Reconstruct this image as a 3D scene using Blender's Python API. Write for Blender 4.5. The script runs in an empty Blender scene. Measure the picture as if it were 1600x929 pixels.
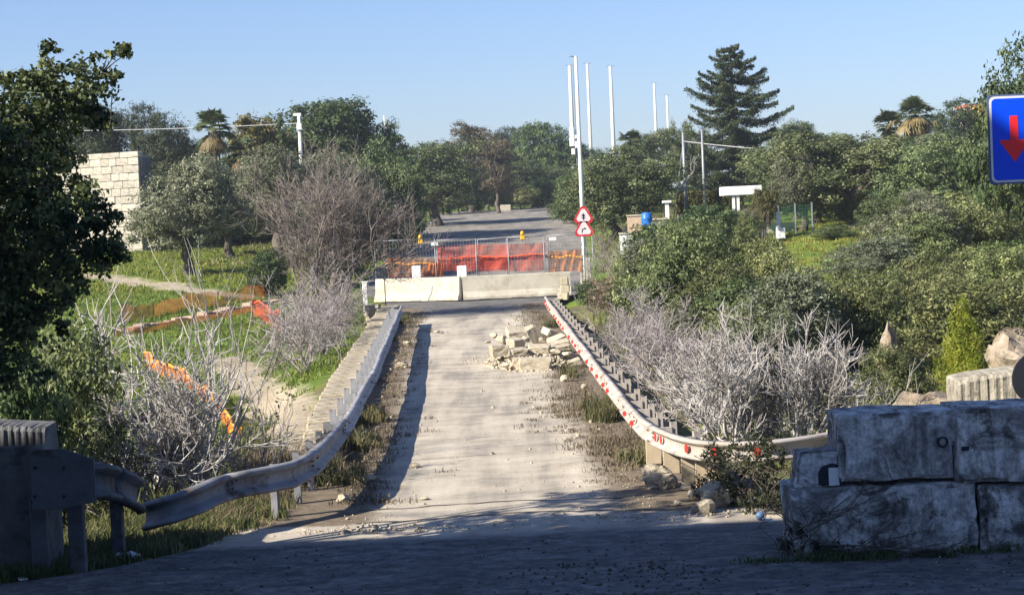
import bpy, bmesh, math, random
import numpy as np
from mathutils import Vector, Matrix

SC = bpy.context.scene
COL = SC.collection
R = math.radians

# ------------------------------------------------------------------ camera, light
F_PX, CAM_H, ROLL, PITCH = 3200.0, 3.8, R(2.6), math.atan(136 / 3200)
_r0 = np.array([1.0, 0, 0]); FW = np.array([0, math.cos(PITCH), -math.sin(PITCH)]); _u0 = np.cross(_r0, FW)
UP = _u0 * math.cos(ROLL) + _r0 * math.sin(ROLL); RT = _r0 * math.cos(ROLL) - _u0 * math.sin(ROLL)
CAM = np.array([0, 0, CAM_H])
cam = bpy.data.cameras.new('camera'); cam_o = bpy.data.objects.new('camera', cam); COL.objects.link(cam_o)
cam.sensor_width = 36; cam.lens = 36 * F_PX / 1600; cam.clip_start = 0.1; cam.clip_end = 6000
cam_o.matrix_world = Matrix(((RT[0], UP[0], -FW[0], 0), (RT[1], UP[1], -FW[1], 0), (RT[2], UP[2], -FW[2], CAM_H), (0, 0, 0, 1)))
SC.camera = cam_o

SUN_EL, SUN_AZ = R(32), R(30)          # the light travels along +x, a little towards +y
LDIR = Vector((math.cos(SUN_EL) * math.cos(SUN_AZ), math.cos(SUN_EL) * math.sin(SUN_AZ), -math.sin(SUN_EL)))
w = bpy.data.worlds.new('World'); SC.world = w; w.use_nodes = True
nt = w.node_tree; sky = nt.nodes.new('ShaderNodeTexSky'); sky.sky_type = 'NISHITA'; sky.sun_disc = False
sky.sun_elevation = SUN_EL; sky.sun_rotation = math.atan2(-LDIR.x, -LDIR.y)
sky.air_density = 1.0; sky.dust_density = 0.4; sky.ozone_density = 3.0; sky.altitude = 100
tn = nt.nodes.new('ShaderNodeMix'); tn.data_type = 'RGBA'; tn.blend_type = 'MULTIPLY'; tn.inputs[0].default_value = 1; tn.inputs[7].default_value = (0.86, 0.95, 1.27, 1)
nt.links.new(sky.outputs[0], tn.inputs[6]); nt.links.new(tn.outputs[2], nt.nodes['Background'].inputs[0]); nt.nodes['Background'].inputs[1].default_value = 0.063
sun = bpy.data.lights.new('sun', 'SUN'); sun.energy = 5.0; sun.angle = R(0.5); sun.color = (1, 0.93, 0.82)
sun_o = bpy.data.objects.new('sun', sun); COL.objects.link(sun_o)
sun_o.rotation_euler = LDIR.to_track_quat('-Z', 'Y').to_euler(); sun_o.location = (-40, -20, 60)
SC.view_settings.view_transform = 'Standard'; SC.view_settings.look = 'None'
SC.view_settings.exposure = 1.0; SC.view_settings.gamma = 1; SC.view_settings.use_curve_mapping = False
SC.cycles.use_denoising = True; HAZE = 0.00032
SC.cycles.max_bounces = 6; SC.cycles.transparent_max_bounces = 12


def ray(x, y): return FW + RT * ((x - 800) / F_PX) - UP * ((y - 464.5) / F_PX)
def at(x, y, Y):                       # the point of depth Y seen at photo position x, y
    d = ray(x, y); return CAM + d * (Y / d[1])
def on_z(x, y, z=0.0):
    d = ray(x, y); return CAM + d * ((z - CAM_H) / d[2])


# ------------------------------------------------------------------ terrain
def XL(Y): return -3.02 - 0.0325 * (Y - 44.7)        # road-side lines of the two rails
def XR(Y): return 1.63 - 0.0136 * (Y - 41.5)
_YR = [-60, 0, 8, 18, 90, 100, 120, 210, 260, 400, 1600]
_ZRD = [2.9, 2.2, 1.6, 0, 0, 0.25, 0.9, 3.75, 4.3, 5, 9]
def zr(Y): return np.interp(Y, _YR, _ZRD)
_YE = [-60, 20, 27, 32, 86, 92, 104, 150, 205, 230, 400, 1600]
_XLE = [-30, -7.0, -4.6, -4.2, -5.9, -7.2, -8.5, -8.6, -8.6, -9, -9, -9]
_XRE = [30, 9.0, 4.0, 3.1, 2.0, 3.2, 4.5, 6.2, 8.5, 20, 30, 30]
_YG = [-60, 0, 8, 18, 24, 30, 45, 60, 80, 100, 120, 150, 200, 400, 1600]
_ZL = [2.9, 2.2, 1.6, 0, -0.3, -1.1, -1.4, -1.0, 0.05, 1.35, 2.2, 3.0, 4.3, 6, 10]
_ZR = [2.9, 2.2, 1.6, 0, 0, -0.5, -0.9, -0.7, 0.2, 1.2, 2.0, 2.9, 4.2, 6, 10]
def sst(t): t = np.clip(t, 0, 1); return t * t * (3 - 2 * t)
def zt(x, y, bump=True):
    x = np.asarray(x, float); y = np.asarray(y, float)
    xl = np.interp(y, _YE, _XLE); xr = np.interp(y, _YE, _XRE)
    wl = sst((xl - x) / 2.2); wr = sst((x - xr) / 2.2)
    z = zr(y) * (1 - wl - wr) + np.interp(y, _YG, _ZL) * wl + np.interp(y, _YG, _ZR) * wr
    z = z + wl * np.clip(-x - 12, 0, 60) * 0.015 + wr * np.clip(x - 10, 0, 60) * 0.035
    if bump:
        b = 0.09 * np.sin(x * 0.9 + 1.3 * np.sin(y * 0.37)) * np.sin(y * 0.61 + x * 0.2) + 0.05 * np.sin(x * 2.3 + y * 1.1) * np.sin(y * 1.9 - x * 0.7)
        z = z + b * (wl + wr)
        z = z - np.interp(y, [18, 26, 29, 96, 100], [0.02, 0.03, 0.25, 0.25, 0.06]) * (1 - wl - wr)
    return z
def zg(x, y): return float(zt(x, y)) + 0.0
def gnd(x, y):                         # photo position -> point on the open ground
    d = ray(x, y); t = 15.0
    while t < 900:
        p = CAM + d * t
        if p[2] < zt(p[0], p[1]): return p
        t += 0.1
    return CAM + d * 200


# ------------------------------------------------------------------ helpers
ORG = {}
def tag(o, label=None, cat=None, group=None, kind=None):
    if label: o['label'] = label
    if cat: o['category'] = cat
    if group: o['group'] = group
    if kind: o['kind'] = kind
    return o
def thing(name, label, cat, loc=(0, 0, 0), group=None):
    o = bpy.data.objects.new(name, None); COL.objects.link(o); o.location = tuple(float(v) for v in loc)
    o.empty_display_size = 0.2
    ORG[o.name] = np.array(o.location[:]); return tag(o, label, cat, group)
def link(name, me, mat=None, parent=None):
    if mat is not None and not me.materials: me.materials.append(mat)
    o = bpy.data.objects.new(name, me); COL.objects.link(o)
    if parent is not None:
        o.parent = parent; ORG[o.name] = ORG.get(parent.name, np.zeros(3))
    return o
def copy_tree(o, parent=None):
    c = o.copy(); COL.objects.link(c)
    if parent is not None: c.parent = parent
    for ch in o.children: copy_tree(ch, c)
    return c
def np_mesh(name, V, Fq, smooth=False, tint=None):
    """V (n,3); Fq (m,k) all faces with k corners."""
    me = bpy.data.meshes.new(name); V = np.ascontiguousarray(V, np.float32); Fq = np.ascontiguousarray(Fq, np.int32)
    m, k = Fq.shape
    me.vertices.add(len(V)); me.vertices.foreach_set('co', V.ravel())
    me.loops.add(m * k); me.loops.foreach_set('vertex_index', Fq.ravel())
    me.polygons.add(m); me.polygons.foreach_set('loop_start', np.arange(0, m * k, k, dtype=np.int32))
    try: me.polygons.foreach_set('loop_total', np.full(m, k, np.int32))
    except Exception: pass
    if smooth: me.polygons.foreach_set('use_smooth', np.ones(m, bool))
    if tint is not None:
        a = me.attributes.new('tint', 'FLOAT', 'FACE'); a.data.foreach_set('value', np.ascontiguousarray(tint, np.float32))
    me.update(calc_edges=True); return me


class MB:
    def __init__(s): s.v = []; s.f = []; s.sm = []
    def add(s, vs, fs, smooth=False):
        n = len(s.v); s.v += [tuple(map(float, p)) for p in vs]; s.f += [tuple(i + n for i in f) for f in fs]; s.sm += [smooth] * len(fs); return s
    def box(s, c, size, rot=None, jit=0, rng=random):
        h = [d / 2 for d in size]; M = rot.to_matrix() if hasattr(rot, 'to_matrix') else rot
        vs = []
        for z in (-1, 1):
            for x, y in ((-1, -1), (1, -1), (1, 1), (-1, 1)):
                p = Vector((x * h[0] + rng.uniform(-jit, jit), y * h[1] + rng.uniform(-jit, jit), z * h[2] + rng.uniform(-jit, jit)))
                if M is not None: p = M @ p
                vs.append((p.x + c[0], p.y + c[1], p.z + c[2]))
        return s.add(vs, [(3, 2, 1, 0), (4, 5, 6, 7), (0, 1, 5, 4), (1, 2, 6, 5), (2, 3, 7, 6), (3, 0, 4, 7)])
    def tube(s, pts, rad, n=6, cap=True):
        pts = [Vector(p) for p in pts]
        if not hasattr(rad, '__len__'): rad = [rad] * len(pts)
        vs = []; prev = None
        for i, p in enumerate(pts):
            t = (pts[min(i + 1, len(pts) - 1)] - pts[max(i - 1, 0)]).normalized()
            a = t.cross(Vector((0, 0, 1))) if prev is None else prev - t * prev.dot(t)
            if a.length < 1e-4: a = t.cross(Vector((1, 0, 0)))
            a.normalize(); prev = a; b = t.cross(a)
            for k in range(n):
                q = 2 * math.pi * k / n; vs.append(p + (a * math.cos(q) + b * math.sin(q)) * rad[i])
        fs = []
        for i in range(len(pts) - 1):
            for k in range(n):
                fs.append((i * n + k, i * n + (k + 1) % n, (i + 1) * n + (k + 1) % n, (i + 1) * n + k))
        if cap:
            fs.append(tuple(range(n - 1, -1, -1))); m = (len(pts) - 1) * n; fs.append(tuple(m + k for k in range(n)))
        return s.add(vs, fs, n > 5)
    def prism(s, poly, axis_a, axis_b, nrm, org, th):
        """polygon in (a,b) pushed th along nrm"""
        A, B, N, O = Vector(axis_a), Vector(axis_b), Vector(nrm), Vector(org)
        n = len(poly); vs = [O + A * p[0] + B * p[1] for p in poly] + [O + A * p[0] + B * p[1] + N * th for p in poly]
        fs = [tuple(range(n - 1, -1, -1)), tuple(range(n, 2 * n))] + [(i, (i + 1) % n, n + (i + 1) % n, n + i) for i in range(n)]
        return s.add(vs, fs)
    def mesh(s, name, org=(0, 0, 0)):
        me = bpy.data.meshes.new(name)
        me.from_pydata([(v[0] - org[0], v[1] - org[1], v[2] - org[2]) for v in s.v], [], s.f)
        me.polygons.foreach_set('use_smooth', s.sm); me.update(); return me
    def build(s, name, mat, parent=None, bevel=0):
        org = ORG.get(parent.name, (0, 0, 0)) if parent is not None else (0, 0, 0)
        me = s.mesh(name, org)
        bm = bmesh.new(); bm.from_mesh(me)
        if bevel: bmesh.ops.bevel(bm, geom=bm.edges[:], offset=bevel, segments=1, affect='EDGES', clamp_overlap=True)
        bmesh.ops.recalc_face_normals(bm, faces=bm.faces); bm.to_mesh(me); bm.free()
        return link(name, me, mat, parent)


# ------------------------------------------------------------------ materials
def mat(name):
    m = bpy.data.materials.new(name); m.use_nodes = True; n = m.node_tree.nodes
    return m, n, m.node_tree.links, n['Principled BSDF']
def ramp(n, stops, interp='LINEAR'):
    r = n.new('ShaderNodeValToRGB'); e = r.color_ramp.elements; r.color_ramp.interpolation = interp
    while len(e) > 1: e.remove(e[-1])
    e[0].position = stops[0][0]; e[0].color = (*stops[0][1], 1)
    for p, c in stops[1:]:
        k = e.new(p); k.color = (*c, 1)
    return r
def noise(n, l, scale, detail=5, rough=0.6, coord='Object', vec=None, dist=0):
    t = n.new('ShaderNodeTexNoise'); t.inputs['Scale'].default_value = scale; t.inputs['Detail'].default_value = detail
    t.inputs['Roughness'].default_value = rough; t.inputs['Distortion'].default_value = dist
    if vec is None:
        c = n.new('ShaderNodeTexCoord'); vec = c.outputs[coord]
    l.new(vec, t.inputs['Vector']); return t
def mixc(n, l, fac, a, b, mode='MIX'):
    m = n.new('ShaderNodeMix'); m.data_type = 'RGBA'; m.blend_type = mode
    for s, v in ((m.inputs[0], fac), (m.inputs[6], a), (m.inputs[7], b)):
        if hasattr(v, 'links') or hasattr(v, 'is_linked'): l.new(v, s)
        elif hasattr(v, '__len__'): s.default_value = (*v, 1) if len(v) == 3 else v
        else: s.default_value = v
    return m.outputs[2]
def bump(n, l, b, h, strength=0.4, dist=0.02):
    k = n.new('ShaderNodeBump'); k.inputs['Strength'].default_value = strength; k.inputs['Distance'].default_value = dist
    l.new(h, k.inputs['Height']); l.new(k.outputs[0], b.inputs['Normal'])
def surf(name, stops, scale=3, rough=0.85, bstr=0.4, bdist=0.02, bscale=None, detail=7, metal=0, stain=None, coord='Object', rnd=0.0):
    m, n, l, b = mat(name)
    t = noise(n, l, scale, detail, coord=coord); r = ramp(n, stops); l.new(t.outputs[0], r.inputs[0]); c = r.outputs[0]
    if stain:
        t2 = noise(n, l, stain[0], 6, 0.7, coord=coord); r2 = ramp(n, [(stain[1], (0, 0, 0)), (stain[2], (1, 1, 1))]); l.new(t2.outputs[0], r2.inputs[0])
        c = mixc(n, l, r2.outputs[0], c, stain[3])
    if rnd:
        oi = n.new('ShaderNodeObjectInfo'); hv = n.new('ShaderNodeHueSaturation'); mr = n.new('ShaderNodeMapRange')
        mr.inputs[3].default_value = 1 - rnd; mr.inputs[4].default_value = 1 + rnd
        l.new(oi.outputs['Random'], mr.inputs[0]); l.new(mr.outputs[0], hv.inputs['Value']); l.new(c, hv.inputs['Color']); c = hv.outputs[0]
    l.new(c, b.inputs['Base Color']); b.inputs['Roughness'].default_value = rough; b.inputs['Metallic'].default_value = metal
    b.inputs['Specular IOR Level'].default_value = 0.3
    if bstr:
        t3 = noise(n, l, bscale or scale * 4, 8, 0.65, coord=coord); bump(n, l, b, t3.outputs[0], bstr, bdist)
    return m
def leaf(name, dark, mid, light, trans=0.25, rough=0.55, patch=0.5):
    m, n, l, b = mat(name)
    a = n.new('ShaderNodeAttribute'); a.attribute_name = 'tint'
    r = ramp(n, [(0, dark), (0.5, mid), (1, light)]); l.new(a.outputs['Fac'], r.inputs[0])
    oi = n.new('ShaderNodeObjectInfo'); hv = n.new('ShaderNodeHueSaturation')
    mr = n.new('ShaderNodeMapRange'); mr.inputs[3].default_value = 0.68; mr.inputs[4].default_value = 1.3
    l.new(oi.outputs['Random'], mr.inputs[0]); l.new(mr.outputs[0], hv.inputs['Value']); l.new(r.outputs[0], hv.inputs['Color'])
    wn = n.new('ShaderNodeTexWhiteNoise'); wn.noise_dimensions = '1D'; l.new(oi.outputs['Random'], wn.inputs['W']); m3 = n.new('ShaderNodeMapRange'); m3.inputs[3].default_value = 0.475; m3.inputs[4].default_value = 0.515; l.new(wn.outputs['Value'], m3.inputs[0]); l.new(m3.outputs[0], hv.inputs['Hue'])
    l.new(hv.outputs[0], b.inputs['Base Color']); b.inputs['Roughness'].default_value = rough; b.inputs['Specular IOR Level'].default_value = 0.35
    tr = n.new('ShaderNodeBsdfTranslucent'); l.new(hv.outputs[0], tr.inputs[0])
    mx = n.new('ShaderNodeMixShader'); mx.inputs[0].default_value = trans
    l.new(b.outputs[0], mx.inputs[1]); l.new(tr.outputs[0], mx.inputs[2]); l.new(mx.outputs[0], n['Material Output'].inputs[0])
    return m
def flat(name, c, rough=0.5, metal=0):
    return surf(name, [(0.3, tuple(v * 0.85 for v in c)), (0.7, tuple(min(1, v * 1.1) for v in c))], 4, rough, 0.1, 0.005, metal=metal)

M = {}
M['olive'] = leaf('olive_leaf', (0.052, 0.073, 0.030), (0.130, 0.165, 0.066), (0.312, 0.351, 0.152))
M['olive_grey'] = leaf('grey_olive_leaf', (0.090, 0.105, 0.057), (0.168, 0.187, 0.105), (0.312, 0.334, 0.210))
M['dark'] = leaf('dark_leaf', (0.042, 0.066, 0.023), (0.081, 0.121, 0.039), (0.164, 0.202, 0.065))
M['scrub'] = leaf('scrub_leaf', (0.056, 0.075, 0.026), (0.140, 0.168, 0.059), (0.332, 0.358, 0.140))
M['carob'] = leaf('carob_leaf', (0.033, 0.046, 0.018), (0.077, 0.099, 0.033), (0.286, 0.297, 0.110))
M['yellowing'] = leaf('yellowing_leaf', (0.07, 0.075, 0.02), (0.14, 0.13, 0.03), (0.24, 0.2, 0.05))
M['pine'] = leaf('pine_needle', (0.030, 0.046, 0.022), (0.061, 0.084, 0.035), (0.121, 0.142, 0.057))
M['cedar'] = leaf('cedar_needle', (0.029, 0.043, 0.022), (0.058, 0.079, 0.033), (0.112, 0.127, 0.054), 0.15)
M['brown_con'] = leaf('browning_needle', (0.057, 0.052, 0.032), (0.127, 0.103, 0.057), (0.196, 0.149, 0.086), 0.15)
M['broom'] = leaf('broom_leaf', (0.12, 0.19, 0.018), (0.24, 0.33, 0.03), (0.42, 0.46, 0.06), 0.35)
M['dry'] = leaf('dry_leaf', (0.14, 0.11, 0.06), (0.24, 0.19, 0.11), (0.36, 0.3, 0.18), 0.2)
M['weed'] = leaf('weed_leaf', (0.05, 0.055, 0.022), (0.12, 0.115, 0.05), (0.26, 0.21, 0.11), 0.25)
M['dryweed'] = leaf('dry_weed', (0.09, 0.07, 0.045), (0.2, 0.16, 0.1), (0.34, 0.28, 0.18), 0.25)
M['vergegrass'] = leaf('verge_grass', (0.035, 0.05, 0.016), (0.085, 0.1, 0.032), (0.24, 0.2, 0.1), 0.25)
M['fieldgreen'] = leaf('lush_grass', (0.07, 0.13, 0.025), (0.13, 0.21, 0.035), (0.24, 0.28, 0.05), 0.3)
M['field'] = leaf('field_grass', (0.11, 0.14, 0.025), (0.21, 0.235, 0.04), (0.36, 0.33, 0.05), 0.3)
M['palm'] = leaf('palm_leaf', (0.048, 0.066, 0.024), (0.096, 0.120, 0.042), (0.180, 0.204, 0.084), 0.2)
M['palmdead'] = leaf('dead_palm_leaf', (0.1, 0.075, 0.035), (0.2, 0.15, 0.06), (0.3, 0.24, 0.12), 0.2)
M['bark'] = surf('bark', [(0.3, (0.06, 0.048, 0.036)), (0.7, (0.17, 0.145, 0.115))], 6, 0.9, 0.8, 0.03)
M['figbark'] = surf('pale_bark', [(0.3, (0.19, 0.165, 0.145)), (0.48, (0.34, 0.315, 0.285)), (0.72, (0.54, 0.515, 0.48))], 1.3, 0.85, 0.4, 0.01)
M['brownbark'] = surf('reddish_bark', [(0.3, (0.11, 0.085, 0.07)), (0.7, (0.27, 0.23, 0.2))], 1.2, 0.85, 0.4, 0.01)
M['greybark'] = surf('grey_brown_bark', [(0.3, (0.17, 0.14, 0.125)), (0.7, (0.4, 0.36, 0.345))], 1.2, 0.85, 0.4, 0.01)
def concrete_mat():
    m, n, l, b = mat('stained_concrete'); tc = n.new('ShaderNodeTexCoord').outputs['Object']; oi = n.new('ShaderNodeObjectInfo')
    ad = n.new('ShaderNodeVectorMath'); ad.operation = 'ADD'; l.new(tc, ad.inputs[0]); sc_ = n.new('ShaderNodeVectorMath'); sc_.operation = 'SCALE'; sc_.inputs[0].default_value = (31, 17, 23); l.new(oi.outputs['Random'], sc_.inputs['Scale']); l.new(sc_.outputs[0], ad.inputs[1]); v = ad.outputs[0]
    mp = n.new('ShaderNodeMapping'); l.new(v, mp.inputs[0]); mp.inputs['Scale'].default_value = (2.6, 2.6, 0.35)
    nb = noise(n, l, 1.7, 9, 0.72, vec=v, dist=1.0); ns = noise(n, l, 1.6, 7, 0.7, vec=mp.outputs[0]); nf = noise(n, l, 16, 8, 0.75, vec=v); nd = noise(n, l, 2.2, 8, 0.72, vec=v, dist=0.8)
    r = ramp(n, [(0.3, (0.15, 0.14, 0.125)), (0.45, (0.29, 0.275, 0.25)), (0.5, (0.5, 0.48, 0.44)), (0.56, (0.68, 0.655, 0.61)), (0.7, (0.8, 0.78, 0.73))]); l.new(nb.outputs[0], r.inputs[0])
    k1 = ramp(n, [(0.48, (0, 0, 0)), (0.64, (0.7, 0.7, 0.7))]); l.new(ns.outputs[0], k1.inputs[0]); c = mixc(n, l, k1.outputs[0], r.outputs[0], (0.14, 0.135, 0.125))
    k2 = ramp(n, [(0.52, (0, 0, 0)), (0.6, (0.9, 0.9, 0.9))]); l.new(nd.outputs[0], k2.inputs[0]); c = mixc(n, l, k2.outputs[0], c, (0.085, 0.075, 0.065))
    k3 = ramp(n, [(0.36, (0.55, 0.55, 0.55)), (0.6, (1.15, 1.15, 1.15))]); l.new(nf.outputs[0], k3.inputs[0]); c = mixc(n, l, 1.0, c, k3.outputs[0], 'MULTIPLY')
    l.new(c, b.inputs['Base Color']); b.inputs['Roughness'].default_value = 0.92; b.inputs['Specular IOR Level'].default_value = 0.2; bump(n, l, b, nf.outputs[0], 0.7, 0.025); return m
M['concrete'] = concrete_mat()
M['conc_clean'] = surf('pale_concrete', [(0.3, (0.42, 0.38, 0.29)), (0.7, (0.56, 0.52, 0.42))], 1.4, 0.85, 0.3, 0.01, stain=(1.9, 0.5, 0.7, (0.34, 0.295, 0.21)), rnd=0.06)
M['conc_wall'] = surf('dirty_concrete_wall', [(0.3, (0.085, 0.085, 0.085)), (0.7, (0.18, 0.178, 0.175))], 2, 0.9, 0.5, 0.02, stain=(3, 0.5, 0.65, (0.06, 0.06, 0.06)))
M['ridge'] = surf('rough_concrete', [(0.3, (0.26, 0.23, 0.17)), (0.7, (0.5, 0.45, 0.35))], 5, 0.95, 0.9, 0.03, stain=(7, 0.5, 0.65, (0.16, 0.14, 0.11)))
M['stone'] = surf('limestone', [(0.3, (0.34, 0.285, 0.195)), (0.5, (0.47, 0.405, 0.29)), (0.7, (0.59, 0.525, 0.395))], 4, 0.9, 0.6, 0.02, stain=(5, 0.58, 0.75, (0.3, 0.26, 0.19)), rnd=0.14)
M['wallstone'] = surf('wall_limestone', [(0.3, (0.31, 0.275, 0.215)), (0.5, (0.43, 0.39, 0.315)), (0.7, (0.53, 0.49, 0.405))], 2.4, 0.9, 0.6, 0.03, stain=(1.7, 0.54, 0.72, (0.24, 0.205, 0.15)), rnd=0.14)
M['mortar'] = surf('mortar', [(0.3, (0.28, 0.24, 0.17)), (0.7, (0.36, 0.31, 0.23))], 3, 0.95, 0.3)
M['coping'] = surf('weathered_coping', [(0.25, (0.2, 0.16, 0.1)), (0.5, (0.42, 0.36, 0.26)), (0.75, (0.62, 0.57, 0.46))], 2.2, 0.95, 0.7, 0.03, stain=(4, 0.52, 0.64, (0.18, 0.15, 0.08)), rnd=0.1)
M['rock'] = surf('pale_rock', [(0.3, (0.22, 0.165, 0.105)), (0.5, (0.34, 0.28, 0.2)), (0.7, (0.5, 0.43, 0.33))], 3, 0.95, 0.9, 0.08, stain=(2.5, 0.5, 0.62, (0.14, 0.11, 0.07)))
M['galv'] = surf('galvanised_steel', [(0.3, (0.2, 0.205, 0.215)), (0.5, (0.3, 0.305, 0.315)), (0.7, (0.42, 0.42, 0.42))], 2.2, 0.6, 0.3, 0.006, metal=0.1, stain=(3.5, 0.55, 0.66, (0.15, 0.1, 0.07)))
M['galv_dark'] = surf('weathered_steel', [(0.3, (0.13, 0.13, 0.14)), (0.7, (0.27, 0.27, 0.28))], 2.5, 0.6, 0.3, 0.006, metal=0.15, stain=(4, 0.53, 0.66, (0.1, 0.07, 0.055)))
M['galv_pale'] = surf('dusty_steel', [(0.3, (0.3, 0.25, 0.2)), (0.5, (0.4, 0.355, 0.3)), (0.7, (0.5, 0.46, 0.41))], 2.2, 0.75, 0.3, 0.006, metal=0.0, stain=(3.5, 0.57, 0.7, (0.2, 0.14, 0.095)))
M['red'] = flat('red_reflector', (0.62, 0.035, 0.025), 0.35)
M['signred'] = flat('sign_red', (0.55, 0.03, 0.04), 0.4)
M['arrowred'] = flat('arrow_red', (0.95, 0.03, 0.035), 0.4)
M['blue'] = flat('sign_blue', (0.002, 0.075, 0.85), 0.4)
M['white'] = flat('white_paint', (0.74, 0.73, 0.7), 0.6)
M['pinkwhite'] = flat('faded_sign_white', (0.68, 0.6, 0.6), 0.5)
M['black'] = flat('black_print', (0.02, 0.02, 0.025), 0.5)
M['grey'] = flat('grey_metal', (0.3, 0.31, 0.33), 0.5, 0.3)
M['darkgrey'] = flat('dark_grey_metal', (0.022, 0.025, 0.032), 0.7)
M['yellow'] = flat('yellow_plastic', (0.75, 0.42, 0.02), 0.4)
M['bluebarrel'] = flat('blue_plastic', (0.03, 0.16, 0.55), 0.35)
M['paleblue'] = flat('pale_blue_tin', (0.12, 0.2, 0.32), 0.4)
M['plaster'] = flat('pink_plaster', (0.55, 0.4, 0.28), 0.9)
M['rooftile'] = flat('red_roof', (0.5, 0.18, 0.1), 0.9)
M['mast'] = flat('mast_paint', (0.7, 0.69, 0.64), 0.5)
M['cable'] = flat('pale_cable', (0.5, 0.5, 0.5), 0.6)
M['plastic'] = flat('clear_plastic_litter', (0.55, 0.6, 0.66), 0.2)
def netmat(name, c, op):
    m, n, l, b = mat(name)
    t = noise(n, l, 3, 5); r = ramp(n, [(0.3, tuple(v * 0.75 for v in c)), (0.7, tuple(min(1, v * 1.15) for v in c))]); l.new(t.outputs[0], r.inputs[0])
    l.new(r.outputs[0], b.inputs['Base Color']); b.inputs['Roughness'].default_value = 0.6
    tl = n.new('ShaderNodeBsdfTranslucent'); l.new(r.outputs[0], tl.inputs[0])
    m1 = n.new('ShaderNodeMixShader'); m1.inputs[0].default_value = 0.35; l.new(b.outputs[0], m1.inputs[1]); l.new(tl.outputs[0], m1.inputs[2])
    tp = n.new('ShaderNodeBsdfTransparent'); mx = n.new('ShaderNodeMixShader')
    t2 = noise(n, l, 1.2, 3); mr = n.new('ShaderNodeMapRange'); mr.inputs[1].default_value = 0.3; mr.inputs[2].default_value = 0.7
    mr.inputs[3].default_value = op - 0.15; mr.inputs[4].default_value = op + 0.15; l.new(t2.outputs[0], mr.inputs[0])
    l.new(mr.outputs[0], mx.inputs[0]); l.new(tp.outputs[0], mx.inputs[1]); l.new(m1.outputs[0], mx.inputs[2]); l.new(mx.outputs[0], n['Material Output'].inputs[0])
    return m
M['rednet'] = netmat('red_net', (0.75, 0.11, 0.05), 0.55)
M['orangenet'] = netmat('orange_net', (0.8, 0.25, 0.04), 0.62)
M['bunchednet'] = netmat('bunched_net', (0.85, 0.26, 0.03), 0.85); M['brownnet'] = netmat('faded_orange_net', (0.6, 0.22, 0.06), 0.6)
M['orangecord'] = flat('orange_cord', (0.9, 0.38, 0.04), 0.5)
M['redcord'] = flat('red_cord', (0.9, 0.13, 0.05), 0.5)

# ground material: weights painted per vertex say where grass, dirt and track lie; noise breaks them up
def ground_mat():
    m, n, l, b = mat('ground')
    g = n.new('ShaderNodeTexCoord').outputs['Object']
    nA = noise(n, l, 0.35, 8, 0.65, vec=g); nB = noise(n, l, 2.2, 8, 0.7, vec=g); nC = noise(n, l, 0.09, 4, 0.6, vec=g)
    grass = ramp(n, [(0.25, (0.075, 0.125, 0.022)), (0.5, (0.13, 0.19, 0.034)), (0.72, (0.24, 0.25, 0.04))]); l.new(nA.outputs[0], grass.inputs[0])
    soil = ramp(n, [(0.25, (0.12, 0.09, 0.05)), (0.55, (0.24, 0.19, 0.115)), (0.8, (0.36, 0.3, 0.2))]); l.new(nB.outputs[0], soil.inputs[0])
    trk = ramp(n, [(0.25, (0.3, 0.245, 0.16)), (0.7, (0.5, 0.43, 0.31))]); l.new(nB.outputs[0], trk.inputs[0])
    def wgt(name, tex, k):
        a = n.new('ShaderNodeAttribute'); a.attribute_name = name
        x = n.new('ShaderNodeMath'); x.operation = 'MULTIPLY_ADD'; l.new(tex.outputs[0], x.inputs[0]); x.inputs[1].default_value = k; l.new(a.outputs['Fac'], x.inputs[2])
        mr = n.new('ShaderNodeMapRange'); l.new(x.outputs[0], mr.inputs[0]); mr.inputs[1].default_value = 0.35 + k * 0.5; mr.inputs[2].default_value = 0.65 + k * 0.5
        return mr.outputs[0]
    c = mixc(n, l, wgt('green', nB, 1.3), soil.outputs[0], grass.outputs[0])
    c = mixc(n, l, wgt('track', nB, 1.0), c, trk.outputs[0])
    l.new(c, b.inputs['Base Color']); b.inputs['Roughness'].default_value = 0.95; b.inputs['Specular IOR Level'].default_value = 0.1
    nD = noise(n, l, 6, 8, 0.7, vec=g); bump(n, l, b, nD.outputs[0], 0.9, 0.08)
    return m
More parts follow.
